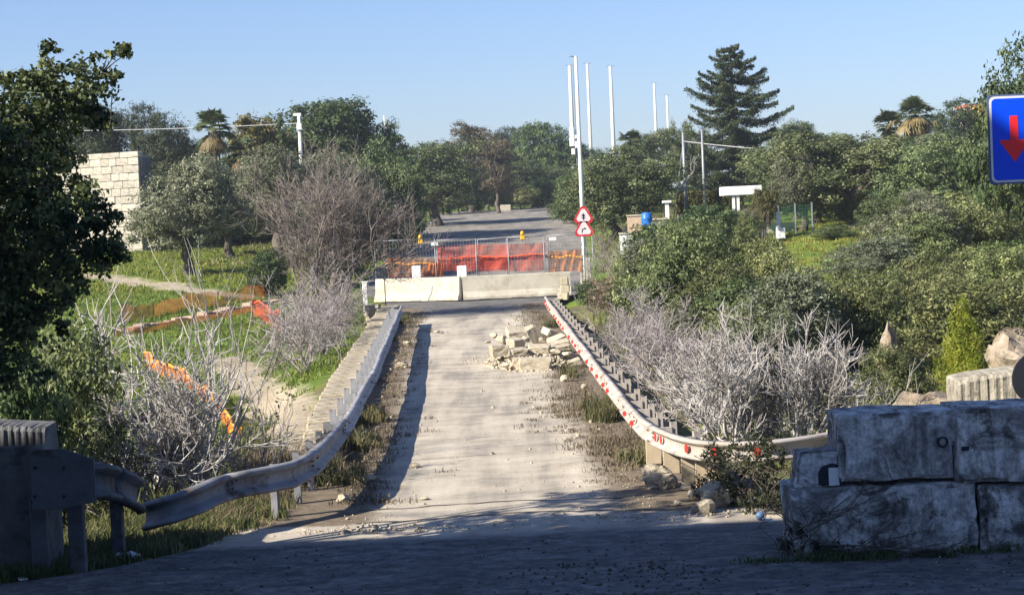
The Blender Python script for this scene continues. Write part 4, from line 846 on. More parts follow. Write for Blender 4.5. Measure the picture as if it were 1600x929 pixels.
P0 = on_z(590, 473); P1 = on_z(722, 470); P2 = on_z(892, 462)
jersey(P0, P1 - np.array([0.03, 0, 0]), 'shorter whitish concrete barrier on the left of the far closure', M['conc_clean'])
jersey(P1 + np.array([0.06, -0.02, 0]), P2, 'longer cream concrete barrier on the right of the far closure', M['conc_clean'])

FB = 91.4; zf = 0.03
def panel(x0, x1, ytop, Y, label):
    a, b = at(x0, ytop, Y), at(x1, ytop, Y); zt_ = a[2]; zb = float(zr(Y)) + 0.14; t = thing('mesh_fence', label, 'fence panel', ((a[0] + b[0]) / 2, Y, zb - 0.14), 'temporary mesh fence panels')
    for x in (a[0], b[0]): MB().tube([(x, Y, zb), (x, Y, zt_)], 0.024, 6).build('post', M['grey'], t)
    for z_ in (zt_, zb + 0.05): MB().tube([(a[0], Y, z_), (b[0], Y, z_)], 0.02, 6).build('cross_bar', M['grey'], t)
    mb = MB(); n = int((b[0] - a[0]) / 0.13)
    for i in range(1, n): x = a[0] + (b[0] - a[0]) * i / n; mb.tube([(x, Y, zb + 0.05), (x, Y, zt_)], 0.0055, 3, False)
    for k in range(1, 7): z = zb + (zt_ - zb) * k / 7; mb.tube([(a[0], Y, z), (b[0], Y, z)], 0.0055, 3, False)
    tag(mb.build('wire_mesh', M['grey'], t), kind='stuff')
    for x in (a[0], b[0]): MB().box((x, Y, zb - 0.075), (0.25, 0.6, 0.14)).build('foot', M['conc_wall'], t, 0.02)
panel(585, 679, 377, FB - 0.4, 'leftmost temporary mesh fence panel, in front of the brown orange net')
panel(682, 743, 375, FB, 'second mesh fence panel from the left, start of the red net')
panel(746, 791, 374, FB + 0.3, 'narrow mesh fence panel in the middle of the red net')
panel(793, 849, 371, FB, 'mesh fence panel at the right end of the red net')
panel(855, 925, 368, FB + 0.2, 'rightmost mesh fence panel, with orange net beside pole')
def net(label, x0, x1, yt0, yt1, yb0, yb1, Y, m, cm, cordy=None, group='plastic safety nets on the fence', seed=0, wave=0.05):
    rng = np.random.default_rng(seed); n, k = 34, 9; vs = []; fs = []
    for i in range(n + 1):
        f = i / n; x = x0 + (x1 - x0) * f; yt = yt0 + (yt1 - yt0) * f + 1.6 * math.sin(f * 9 + seed) * wave * 10; yb = yb0 + (yb1 - yb0) * f + 1.5 * math.sin(f * 14 + 2 + seed) * wave * 10
        for j in range(k + 1):
            g = j / k; p = at(x, yt + (yb - yt) * g, Y); p[1] += wave * (math.sin(f * 23 + g * 3 + seed) + 0.6 * math.sin(f * 51 + g * 7) + rng.normal() * 0.3); p[2] += rng.normal() * 0.012; vs.append(p)
    for i in range(n):
        for j in range(k): a = i * (k + 1) + j; fs.append((a, a + k + 1, a + k + 2, a + 1))
    c = np.mean(vs, 0); t = thing('safety_net', label, 'safety net', (c[0], c[1], min(v[2] for v in vs)), group)
    mb = MB(); mb.add(vs, fs, True); mb.build('net', m, t)
    for cy in (cordy or []):
        pts = []
        for i in range(n + 1): f = i / n; p = at(x0 + (x1 - x0) * f, cy[0] + (cy[1] - cy[0]) * f + math.sin(f * 11 + seed) * 1.3, Y - 0.07); pts.append(p)
        MB().tube(pts, [0.035 + 0.015 * math.sin(i * 1.7) for i in range(n + 1)], 5).build('cord', cm, t)
    return t
net('long bright red net along the middle of the mesh fence', 683, 852, 385, 379, 424, 423, FB + 0.12, M['rednet'], M['redcord'], [(404, 398)], seed=1)
net('lower darker red strip of net sagging under the long red one', 700, 796, 398, 400, 422, 420, FB + 0.24, M['rednet'], M['redcord'], seed=2)
net('dull orange brown net at the left end of the mesh fence', 604, 681, 403, 405, 433, 432, FB - 0.2, M['brownnet'], M['orangecord'], [(412, 412)], seed=3)
net('flesh orange net bunched beside the left end of the red net', 668, 692, 412, 408, 432, 432, FB - 0.28, M['orangenet'], M['orangecord'], seed=7)
net('orange net with yellowish cord beside the white pole', 857, 908, 393, 390, 425, 423, FB + 0.35, M['orangenet'], M['orangecord'], [(402, 400)], seed=4)
for (x, y, lb) in ((657, 377, 'yellow warning lamp on the left mesh fence panel'), (816.5, 371, 'yellow warning lamp on the mesh fence above the red net')):
    p = at(x, y, FB - 0.08); t = thing('warning_lamp', lb, 'lamp', p, 'warning lamps on the mesh fence')
    MB().box((p[0], p[1], p[2]), (0.2, 0.12, 0.2)).build('body', M['yellow'], t, 0.02)
    MB().tube([(p[0], p[1], p[2] + 0.1), (p[0], p[1], p[2] + 0.16), (p[0], p[1], p[2] + 0.26), (p[0], p[1], p[2] + 0.3)], [0.07, 0.09, 0.08, 0.03], 8).build('lens', M['yellow'], t)
    MB().box((p[0], p[1] + 0.02, p[2] - 0.18), (0.05, 0.04, 0.2)).build('bracket', M['grey'], t)
for (x, y, lb) in ((679, 381, 'small white plate on the fence left of red net'), (863.5, 373, 'small white plate on the rightmost mesh fence panel')):
    p = at(x, y, FB - 0.06); o = MB().box(p, (0.32, 0.02, 0.15)).build('notice_plate', M['white'], None, 0.004); tag(o, lb, 'plate', 'white plates on the mesh fence')
for (x, y, w_, h, lb) in ((651, 425, 14, 20, 'white block standing in front of the brown orange net'), (722, 425, 15, 20, 'white block standing on the joint of the concrete barriers')):
    p = at(x, y, FB - 0.62); k = FB / F_PX; o = MB().box((p[0], p[1], p[2] - (0.1 if x < 700 else 0)), (w_ * k, 0.25, h * k + (0.2 if x < 700 else 0))).build('ballast_block', M['white'], None, 0.02); tag(o, lb, 'block')

# triangular warning signs on their own post
def warning_signs():
    Y = 90.6; p = at(914, 440, Y); zb = float(zr(Y)); top = at(910, 320, Y)[2]; x = p[0]
    t = thing('sign_post', 'thin white post carrying both triangular warning signs', 'post', (x, Y, zb)); MB().tube([(x, Y, zb), (x, Y, top)], 0.035, 8).build('shaft', M['white'], t)
    for (cx, cy, kind, lb) in ((911.5, 337, 0, 'upper red bordered triangular sign with black crossing arrow'), (912.5, 357.5, 1, 'lower red bordered triangular sign with black curved arrow')):
        c = at(cx, cy, Y - 0.06); s = 0.84; h = s * 0.866; yy = Y - 0.06; o = np.array([c[0], yy, c[2] - 0.02])
        s_ = thing('warning_sign', lb, 'road sign', o, 'triangular warning signs')
        def tri(k):
            pts = []
            for q in (90, 210, 330):
                for dq in (-14, 0, 14): a = R(q + dq); rr = h * 2 / 3 * k * (0.93 if dq == 0 else 0.9); pts.append((math.cos(a) * rr, math.sin(a) * rr))
            return pts
        A, B, N = (1, 0, 0), (0, 0, 1), (0, 1, 0)
        MB().prism(tri(1.0), A, B, N, o, 0.02).build('border', M['signred'], s_); MB().prism(tri(0.73), A, B, (0, -1, 0), o + np.array([0, -0.002, 0]), 0.004).build('face', M['pinkwhite'], s_)
        mb = MB(); oo = o + np.array([0, -0.008, -0.03])
        if kind == 0:
            mb.prism([(-0.035, -0.13), (0.035, -0.13), (0.035, 0.04), (0.09, 0.04), (0, 0.17), (-0.09, 0.04), (-0.035, 0.04)], A, B, (0, -1, 0), oo, 0.004)
            mb.prism([(-0.1, -0.045), (-0.036, -0.045), (-0.036, -0.02), (-0.1, -0.02)], A, B, (0, -1, 0), oo, 0.003); mb.prism([(0.036, -0.045), (0.1, -0.045), (0.1, -0.02), (0.036, -0.02)], A, B, (0, -1, 0), oo, 0.003)
        else:
            pts = [(-0.09 , -0.12), (-0.085, -0.03), (-0.05, 0.04), (0.02, 0.07)]
            w2 = 0.022; outl = [(q[0] - w2, q[1] + w2 * 0.4) for q in pts] + [(q[0] + w2, q[1] - w2 * 0.4) for q in reversed(pts)]
            mb.prism(outl, A, B, (0, -1, 0), oo, 0.004); mb.prism([(0.02, 0.12), (0.1, 0.06), (0.02, 0.01)], A, B, (0, -1, 0), oo, 0.0042)
        mb.build('symbol', M['black'], s_)
warning_signs()

def priority_sign():
    Y = 13.8; c = at(1612, 216, Y); s = 0.6; zb = zg(c[0], Y); rot = R(4)
    t = thing('priority_sign', 'square blue sign with red down arrow on a grey post at right edge', 'road sign', (c[0], Y, zb))
    A = Vector((math.cos(rot), math.sin(rot), 0)); B = Vector((0, 0, 1)); N = Vector((math.sin(rot), -math.cos(rot), 0)); O = Vector(c)
    def rrect(h, r):
        pts = []
        for (sx, sy, q0) in ((1, 1, 0), (-1, 1, 90), (-1, -1, 180), (1, -1, 270)):
            for i in range(5): a = R(q0 + 22.5 * i); pts.append((sx * (h - r) + r * math.cos(a), sy * (h - r) + r * math.sin(a)))
        return pts
    MB().prism(rrect(s / 2, 0.025), A, B, N, O, 0.012).build('back_plate', M['blue_edge'], t)
    MB().prism(rrect(s / 2 - 0.012, 0.035), A, B, N, O + N * 0.0125, 0.002).build('border', M['white'], t)
    MB().prism(rrect(s / 2 - 0.027, 0.03), A, B, N, O + N * 0.015, 0.002).build('face', M['blue'], t)
    def arrow(cx, sy, k, m, name):
        w1, hw, h, hh = 0.055 * k, 0.105 * k, 0.31 * k, 0.15 * k
        pts = [(-w1 / 2, h / 2), (-w1 / 2, -h / 2 + hh), (-hw, -h / 2 + hh), (0, -h / 2), (hw, -h / 2 + hh), (w1 / 2, -h / 2 + hh), (w1 / 2, h / 2)]
        pts = [(p[0] + cx, p[1] * sy) for p in pts]
        if sy < 0: pts = pts[::-1]
        MB().prism(pts, A, B, N, O + N * 0.0175, 0.002).build(name, m, t)
    arrow(-0.125, 1, 1.0, M['arrowred'], 'red_arrow'); arrow(0.13, -1, 1.25, M['white'], 'white_arrow')
    MB().tube([(c[0], Y + 0.05, zb), (c[0], Y + 0.05, c[2] + 0.32)], 0.03, 10).build('post', M['grey'], t)
    for dz in (-0.18, 0.18): MB().box((c[0], Y + 0.03, c[2] + dz), (0.12, 0.06, 0.04)).build('clamp', M['grey'], t)
M['blue_edge'] = flat('sign_edge', (0.09, 0.12, 0.24), 0.5)
priority_sign()

# ------------------------------------------------------------------ guardrails
WP = [(-0.005, -.155), (0.05, -.148), (0.083, -.125), (0.08, -.1), (0.012, -.066), (0, -.03), (0, .03), (0.012, .066), (0.08, .1), (0.083, .125), (0.05, .148), (-0.005, .155)]
def frames(path):
    P = [Vector(p) for p in path]; cum = [0]
    for a, b in zip(P[:-1], P[1:]): cum.append(cum[-1] + (b - a).length)
    return P, cum
def sample(P, cum, s):
    s = min(max(s, 0), cum[-1]); i = max(0, min(len(P) - 2, int(np.searchsorted(cum, s)) - 1)); f = (s - cum[i]) / (cum[i + 1] - cum[i]); return P[i].lerp(P[i + 1], f)
def smooth_path(pts, n=6):
    P = np.array(pts, float); out = []
    for i in range(len(P) - 1):
        p0, p1, p2, p3 = P[max(i - 1, 0)], P[i], P[i + 1], P[min(i + 2, len(P) - 1)]
        for k in range(n):
            t = k / n; out.append(0.5 * ((2 * p1) + (-p0 + p2) * t + (2 * p0 - 5 * p1 + 4 * p2 - p3) * t * t + (-p0 + 3 * p1 - 3 * p2 + p3) * t ** 3))
    return out + [P[-1]]
def beam(name, P, cum, s0, s1, side, m, parent, hk=1.0, off=0.0, jit=None):
    """one W-beam section; side=+1: corrugation bulges to the right of travel"""
    n = max(4, int((s1 - s0) / 0.35)); vs = []; k = len(WP)
    for i in range(n + 1):
        s = s0 + (s1 - s0) * i / n; p = sample(P, cum, s); d = (sample(P, cum, s + 0.1) - sample(P, cum, s - 0.1)).normalized(); r = Vector((d.y, -d.x, 0)).normalized() * side
        hq = hk(s) if callable(hk) else hk
        for (u_, v_) in WP: vs.append(p + r * (u_ * (1.25 if hq > 1.1 else 1) + off) + Vector((0, 0, v_ * hq)))
    fs = [(i * k + j, i * k + j + 1, (i + 1) * k + j + 1, (i + 1) * k + j) for i in range(n) for j in range(k - 1)]
    mb = MB(); mb.add(vs, fs, True); o = mb.build(name, m, parent); md = o.modifiers.new('thickness', 'SOLIDIFY'); md.thickness = 0.006; return o
POSTM = {}
def post(parent, p, d, side, zb, top, m, back=0.3, spacer=True):
    r = Vector((d.y, -d.x, 0)).normalized() * side; q = p - r * back; h = top - zb; yaw = math.atan2(d.y, d.x)
    key = ('post', m.name)
    if key not in POSTM:
        mb = MB(); mb.box((0, 0, 0.5), (0.012, 0.09, 1)); mb.box((0.025, 0.042, 0.5), (0.05, 0.01, 1)); mb.box((0.025, -0.042, 0.5), (0.05, 0.01, 1)); a = mb.mesh('post'); a.materials.append(m)
        mb = MB(); mb.box((0, 0, 0), (0.06, 1, 0.16)); b = mb.mesh('spacer'); b.materials.append(m); POSTM[key] = (a, b)
    o0 = ORG[parent.name]; o = link('post', POSTM[key][0], None, parent); o.location = (q.x - o0[0], q.y - o0[1], zb - o0[2]); o.rotation_euler = (0, 0, yaw); o.scale = (1.3, 1, h); ORG[o.name] = np.array([q.x, q.y, zb])
    if spacer:
        c = p - r * (back * 0.5 + 0.01); s = link('spacer', POSTM[key][1], None, o)
        s.location = (0, side * -1 * 0 + (c - q).dot(Vector((-d.y, d.x, 0)).normalized()), (p.z + 0.02 - zb) / h); s.scale = (1 / 1.3, back - 0.08, 1 / h)
    return o
def bolts(t, P, cum, s, side):
    if s < 0.5 or s > 26: return
    mb = MB()
    for ds in (-0.12, -0.04):
        p = sample(P, cum, s + ds); d = (sample(P, cum, s + 0.1) - sample(P, cum, s - 0.1)).normalized(); r = Vector((d.y, -d.x, 0)).normalized() * side
        for v_ in (-0.03, 0.03, 0.075, -0.075): u_ = 0.03 if abs(v_) < 0.05 else 0.1; q = p + r * u_ + Vector((0, 0, v_)); mb.tube([q, q + r * 0.018], 0.013, 6)
    tag(mb.build('bolts', M['rust'], t), kind='stuff')
M['rust'] = flat('rusty_bolt', (0.14, 0.075, 0.045), 0.8)
def left_rail():
    pts = [on_z(228, 806, 0.36), on_z(262, 797, 0.43), on_z(300, 783, 0.5), on_z(345, 763, 0.55)] + [on_z(x, y, 0.56) for x, y in ((400, 751), (450, 742), (487, 722), (515, 695), (540, 661), (560, 625))]
    Y = 41
    while Y < 72: pts.append(np.array([XL(Y), Y, 0.57])); Y += 4.9
    P, cum = frames(smooth_path(pts)); t = thing('guardrail', 'long galvanised guardrail along the left side of the bridge', 'guardrail', (P[0].x, P[0].y, 0))
    L = cum[-1]; s = 0.0; k = 0
    lens = [1.6, 2.2]
    while s < L - 0.2:
        e = min(L, s + (lens[k] if k < len(lens) else 4.5)); 
        if L - e < 1.5: e = L
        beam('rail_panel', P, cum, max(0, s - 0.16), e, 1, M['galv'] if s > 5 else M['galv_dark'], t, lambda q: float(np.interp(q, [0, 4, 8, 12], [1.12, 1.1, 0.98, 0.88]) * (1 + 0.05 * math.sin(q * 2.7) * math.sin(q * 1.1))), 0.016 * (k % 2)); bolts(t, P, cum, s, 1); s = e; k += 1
    s = 2.6
    while s < L - 0.3:
        p = sample(P, cum, s); d = (sample(P, cum, s + 0.2) - sample(P, cum, s - 0.2)); d.z = 0; d.normalize()
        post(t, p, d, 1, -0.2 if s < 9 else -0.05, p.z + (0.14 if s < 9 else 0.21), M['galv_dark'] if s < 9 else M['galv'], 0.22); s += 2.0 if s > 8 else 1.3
left_rail()
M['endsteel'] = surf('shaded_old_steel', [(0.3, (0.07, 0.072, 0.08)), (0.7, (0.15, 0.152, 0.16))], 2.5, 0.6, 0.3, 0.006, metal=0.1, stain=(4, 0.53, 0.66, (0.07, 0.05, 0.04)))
def rail_end():
    """the short separate length fixed to the near left wall"""
    pts = [at(36, 752, 22.5), at(80, 752, 22.5), at(122, 752, 22.55), at(166, 752, 22.8), at(206, 768, 23.4), at(213, 776, 23.7)]
    P, cum = frames(smooth_path(pts, 4)); t = thing('guardrail_end', 'dark short guardrail end piece bolted to the left concrete wall', 'guardrail', (P[0].x, P[0].y, 0)); L = cum[-1]
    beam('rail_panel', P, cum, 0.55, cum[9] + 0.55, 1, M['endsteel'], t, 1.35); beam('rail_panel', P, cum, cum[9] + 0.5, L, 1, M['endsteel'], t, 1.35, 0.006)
    a, b = at(46, 703, 22.4), at(106, 705, 22.4); c = at(46, 797, 22.4); h = a[2] - c[2]
    MB().prism([(0, 0), (b[0] - a[0] - 0.05, 0), (b[0] - a[0] + 0.28, -0.13), (b[0] - a[0] + 0.28, -h + 0.06), (b[0] - a[0] - 0.1, -h), (0, -h)], (1, 0, 0), (0, 0, 1), (0, 1, 0), a, 0.02).build('end_plate', M['endsteel'], t, 0.004)
    for (x, yt, yb) in ((60, 790, 884), (118, 788, 868)):
        q0, q1 = at(x, yt, 22.65), at(x, yb, 22.65); MB().box((q0[0], 22.65, (q0[2] + q1[2]) / 2 - 0.1), (0.18, 0.12, q0[2] - q1[2] + 0.4)).build('post', M['endsteel'], t, 0.01)
    q = at(180, 800, 23.3); MB().box((q[0], 23.4, q[2] - 0.2), (0.14, 0.12, 1.1)).build('post', M['endsteel'], t, 0.01)
    for (x, y) in ((55, 730), (55, 775), (100, 730), (100, 775)): q = at(x, y, 22.39); MB().tube([(q[0], 22.39, q[2]), (q[0], 22.365, q[2])], 0.018, 6).build('bolt', M['darkgrey'], t)
rail_end()
def right_rail():
    pts = [on_z(x, y, 0.56) for x, y in ((1318, 686), (1285, 693), (1240, 700), (1190, 705), (1130, 706), (1085, 701), (1050, 691), (1011, 671), (990, 648), (970, 623))]
    Y = 38
    while Y < 74: pts.append(np.array([XR(Y), Y, 0.57])); Y += 4.9
    P, cum = frames(smooth_path(pts)); t = thing('guardrail', 'sunlit guardrail with red reflectors along the right side of the bridge', 'guardrail', (P[0].x, P[0].y, 0))
    L = cum[-1]; s = 0.0; k = 0
    while s < L - 0.2:
        e = min(L, s + (2.3 if s < 9 else 4.5))
        if L - e < 1.5: e = L
        beam('rail_panel', P, cum, max(0, s - 0.16), e, -1, M['galv_pale'], t, 0.92, 0.016 * (k % 2)); bolts(t, P, cum, s, -1); s = e; k += 1
    s = 3.2
    while s < L - 0.3:
        p = sample(P, cum, s); d = (sample(P, cum, s + 0.2) - sample(P, cum, s - 0.2)); d.z = 0; d.normalize()
        post(t, p, d, -1, -0.4 if s < 8 else -0.05, p.z + 0.17, M['galv_pale'], 0.27); s += 2.0 if s > 9 else 1.35
    # flat timber-coloured plates closing the gap under the beam where it bends away
    for (x, yt, yb, Y, w_) in ((1076, 712, 752, 27.15, 0.18), (1097, 715, 757, 26.85, 0.16), (1117, 718, 755, 26.65, 0.15), (1050, 704, 735, 27.8, 0.22), (1022, 690, 720, 29.0, 0.22)):
        a, b = at(x, yt, Y), at(x, yb, Y); MB().box(((a[0] + b[0]) / 2, Y + 0.1, (a[2] + b[2]) / 2), (w_, 0.05, a[2] - b[2] + 0.1)).build('under_plate', M['plate'], t, 0.006)
    prev = []
    rr = [1.6, 2.15, 2.75, 3.9, 4.25] + [s for s in np.arange(6.2, L - 1, 1.75)]
    for i, s in enumerate(rr):
        if i in (7, 13, 18, 24): continue
        p = sample(P, cum, s + (_r.uniform(-0.3, 0.3) if i > 4 else 0)); d = (sample(P, cum, s + 0.2) - sample(P, cum, s - 0.2)); d.z = 0; d.normalize(); r = Vector((d.y, -d.x, 0)) * -1
        c = p + r * (0.055 if s < 5 else 0.115); big = 0.05 if s < 5 else 0.036
        fn = r if s < 5 else (d * -0.75 + r * 0.66).normalized(); fa = Vector((-fn.y, fn.x, 0))   # further on they are turned to face the traffic
        MB().prism([(big * math.cos(a), big * 1.2 * math.sin(a)) for a in np.linspace(0, 6.283, 11)[:-1]], fa, (0, 0, 1), fn, c, 0.012).build('reflector', M['red'], t)
    # curled fish-tail end by the blocks
    pts2 = [at(1302, 680, 26.7), at(1309, 688, 26.6), at(1299, 700, 26.6), at(1307, 710, 26.6), at(1303, 724, 26.6)]
    P2 = smooth_path(pts2, 4); vs = []
    for q in P2: vs += [(q[0] - 0.1, q[1] + 0.1, q[2]), (q[0] + 0.03, q[1] - 0.05, q[2])]
    MB().add(vs, [(2 * i, 2 * i + 1, 2 * i + 3, 2 * i + 2) for i in range(len(P2) - 1)], True).build('curled_end', M['galv_pale'], t).modifiers.new('thickness', 'SOLIDIFY').thickness = 0.01
M['plate'] = surf('tan_plate', [(0.3, (0.4, 0.31, 0.2)), (0.7, (0.52, 0.43, 0.3))], 4, 0.85, 0.3, 0.01)
right_rail()

# stone ledge outside the left rail, pillar and post at its far end
def ledge():
    t = thing('stone_ledge', 'worn stone coping ledge outside the left guardrail', 'ledge', (XL(50) - 1, 50, -0.4)); Y = 31.5; i = 0
    while Y < 80:
        L = _r.uniform(0.8, 1.3); x = XL(Y) - 0.26
        wd = np.interp(Y, [31, 36, 45, 80], [0.5, 0.7, 0.8, 0.75])
        stone('coping_stone', (x - wd / 2, Y + L / 2, 0.12 + _r.uniform(-0.025, 0.025)), (wd, L - 0.035, 0.36), M['coping'], t, -0.032 + _r.uniform(-0.02, 0.02))
        for q in range(2): stone('side_stone', (x - wd / 2 - 0.02, Y + L * (0.25 + q * 0.5), -0.34), (wd - 0.04, L / 2 - 0.03, 0.54), M['coping'], t, -0.032)
        Y += L; i += 1
    Y0 = 78; c = at(581, 480, Y0); zb = -0.35
    t = thing('stone_pillar', 'pale stone pillar with a cap at far end of the ledge', 'pillar', (c[0], Y0, zb)); h = at(581, 484, Y0)[2]
    n = 3
    for k in range(n): stone('stone_block', (c[0] + _r.uniform(-0.02, 0.02), Y0, zb + (h - zb) * (k + 0.5) / n), (0.46, 0.5, (h - zb) / n - 0.01), M['stone'], t)
    stone('cap', (c[0] + 0.03, Y0, h + 0.1), (0.56, 0.6, 0.2), M['stone'], t)
    p = at(570, 442, 83); t = thing('marker_post', 'whitish weathered post behind the stone pillar', 'post', (p[0], 83, zg(p[0], 83))); zb = zg(p[0], 83)
    MB().box((p[0], 83, (p[2] + zb) / 2), (0.2, 0.2, p[2] - zb)).build('shaft', M['white'], t, 0.02); MB().box((p[0], 83, p[2] + 0.03), (0.24, 0.24, 0.06)).build('cap', M['white'], t, 0.01)
    p = at(599, 400, 87.5); t = thing('iron_rod', 'thin dark iron rod rising at the left end of barriers', 'rod', (p[0], 87.5, 0)); MB().tube([(p[0], 87.5, -0.1), (p[0], 87.5, p[2])], 0.022, 6).build('shaft', M['darkgrey'], t)
    p = at(882, 462, 86); t = thing('stone_pillar', 'broken pale stone stump at far end of the right guardrail', 'pillar', (p[0], 86, -0.1))
    for k in range(3): stone('stone_block', (p[0] + _r.uniform(-0.05, 0.05), 86, 0.1 + 0.32 * k), (0.42 - 0.05 * k, 0.4, 0.31), M['stone'], t, _r.uniform(-0.2, 0.2))
ledge()

# ------------------------------------------------------------------ concrete blocks at the right
def rough_block(name, label, x0, x1, yt, yb, Y, depth, m, seed, cat='concrete block', rz=0.0, skew=0.0, group=None, cuts=17, amp=0.022, edge=0.1):
    """a cast block: subdivided, edges chipped"""
    from mathutils import noise as mn
    a, b = at(x0, (yt + yb) / 2, Y), at(x1, (yt + yb) / 2, Y); top = at((x0 + x1) / 2, yt, Y)[2]; bot = at((x0 + x1) / 2, yb, Y)[2]
    W, H = b[0] - a[0], top - bot; c = ((a[0] + b[0]) / 2, Y + depth / 2, bot); t = thing(name, label, cat, c, group)
    bm = bmesh.new(); bmesh.ops.create_cube(bm, size=1); bmesh.ops.subdivide_edges(bm, edges=bm.edges[:], cuts=cuts, use_grid_fill=True)
    for v in bm.verts:
        p = v.co.copy(); q = [abs(p[i]) * 2 for i in range(3)]; near = sum(1 for i in range(3) if q[i] > 0.93)
        w = Vector((p.x * W, p.y * depth, (p.z + 0.5) * H)); w.x += skew * (p.z) * W
        nz = mn.noise_vector(w * 2.2 + Vector((seed, 0, 0))) * amp + mn.noise_vector(w * 7 + Vector((0, seed, 0))) * amp * 0.6 + mn.noise_vector(w * 17) * amp * 0.3
        if near >= 2:
            ch = max(0.0, mn.noise(w * 3.7 + Vector((0, 0, seed))) - 0.08) * edge * 2.2 + 0.004
            for i, s in enumerate((W, depth, H)):
                if q[i] > 0.93: w[i] -= math.copysign(ch, p[i])
        v.co = w + nz
    bmesh.ops.rotate(bm, verts=bm.verts, cent=(0, 0, 0), matrix=Matrix.Rotation(rz, 3, 'Z')); me_ = bpy.data.meshes.new('body'); bm.to_mesh(me_); bm.free()
    o = link('body', me_, m, t); return t, c, W, H
YB = 21.5
t, c, W, H = rough_block('concrete_block', 'dark stained upper left concrete block with a lifting ring recess', 1311, 1497, 645, 749, YB + 0.15, 0.85, M['concrete'], 1)
q = at(1473, 690, YB + 0.13); vs = []
MB().tube([(q[0] + 0.05 * math.cos(a), q[1] - 0.005, q[2] + 0.05 * math.sin(a)) for a in np.linspace(0, 6.283, 13)], 0.012, 5, False).build('lifting_ring', M['darkgrey'], t)
t, c, W, H = rough_block('concrete_block', 'upper right concrete block, paler and speckled, cut by the frame', 1498, 1700, 635, 751, YB - 0.05, 0.9, M['concrete'], 2, skew=0.01)
q = at(1508, 700, YB - 0.06); MB().box(q, (0.07, 0.05, 0.04)).build('lifting_hole', M['black'], t)
t, c, W, H = rough_block('concrete_block', 'long lower concrete block with light patches under the lifting ring block', 1240, 1527, 761, 866, YB, 0.95, M['concrete'], 3, skew=-0.012, edge=0.09)
t, c, W, H = rough_block('concrete_block', 'lower right concrete block in deep shade with crumbled left edge', 1534, 1720, 756, 872, YB - 0.05, 0.95, M['concrete'], 4, edge=0.12)
t, c, W, H = rough_block('concrete_wedge', 'sloping grey concrete piece with a white sticker left of upper block', 1247, 1310, 706, 760, YB + 0.3, 0.5, M['concrete'], 5, skew=0.16, edge=0.1)
for (x, m_, w_, h_, lb) in ((1303, 'white', 0.11, 0.19, None), ):
    q = at(x, 744, YB + 0.235); MB().box(q, (w_, 0.012, h_)).build('sticker', M[m_], t, 0.002)
q = at(1301, 742, YB + 0.245); MB().prism([(-0.15, -0.1), (0.17, -0.1), (0.16, 0.02), (0.1, 0.1), (0, 0.13), (-0.11, 0.1), (-0.15, 0.03)], (1, 0, 0), (0, 0, 1), (0, 1, 0), q, 0.02).build('dark_patch', M['darkgrey'], t)
# ridged slab behind
def ridged(label, x0, x1, yt0, yt1, yb, Y, depth, m, n, amp):
    vs = []; pts = []
    for i in range(n * 4 + 1):
        f = i / (n * 4); x = x0 + (x1 - x0) * f; tp = at(x, yt0 + (yt1 - yt0) * (f ** 0.6), Y); bt = at(x, yb, Y); ph = (i % 4); off = amp if ph in (0, 1) else 0
        for z, y in ((bt[2], Y - off + _r.uniform(-.006, .006)), (tp[2] - 0.04, Y - off + _r.uniform(-.006, .006)), (tp[2] + _r.uniform(-.01, .01), Y - off + 0.05), (tp[2] + 0.02, Y + depth), (bt[2], Y + depth)): vs.append((tp[0], y, z))
    k = 5; m_ = n * 4 + 1; fs = [(i * k + j, (i + 1) * k + j, (i + 1) * k + (j + 1) % k, i * k + (j + 1) % k) for i in range(m_ - 1) for j in range(k)] + [tuple(range(k)), tuple((m_ - 1) * k + j for j in range(k - 1, -1, -1))]
    a = at((x0 + x1) / 2, yb, Y); t = thing('ridged_wall', label, 'wall', (a[0], Y, a[2])); MB().add(vs, fs).build('body', m, t); return t
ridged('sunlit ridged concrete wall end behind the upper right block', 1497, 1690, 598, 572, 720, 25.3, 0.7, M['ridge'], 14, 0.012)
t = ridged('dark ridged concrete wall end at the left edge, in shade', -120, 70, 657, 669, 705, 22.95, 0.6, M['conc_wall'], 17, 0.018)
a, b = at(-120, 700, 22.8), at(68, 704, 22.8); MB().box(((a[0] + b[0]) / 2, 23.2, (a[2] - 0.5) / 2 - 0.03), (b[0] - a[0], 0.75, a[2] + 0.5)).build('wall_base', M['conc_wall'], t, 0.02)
# round sign lying against the ridged wall, back side towards us
c = at(1622, 590, 24.2); t = thing('round_sign', 'dark back of a round metal plate propped at the right edge', 'plate', (c[0], 24.2, c[2] - 0.32))
for r_, y0, th, nm in ((0.3, 0, 0.012, 'plate'), (0.305, 0.013, 0.02, 'rim')):
    MB().prism([(r_ * math.cos(a), r_ * 1.05 * math.sin(a)) for a in np.linspace(0, 6.283, 33)[:-1]], (1, 0, 0), (0, -0.15, 1), (0, 1, 0.15), (c[0], 24.2 + y0, c[2]), th).build(nm, M['darkgrey'], t)

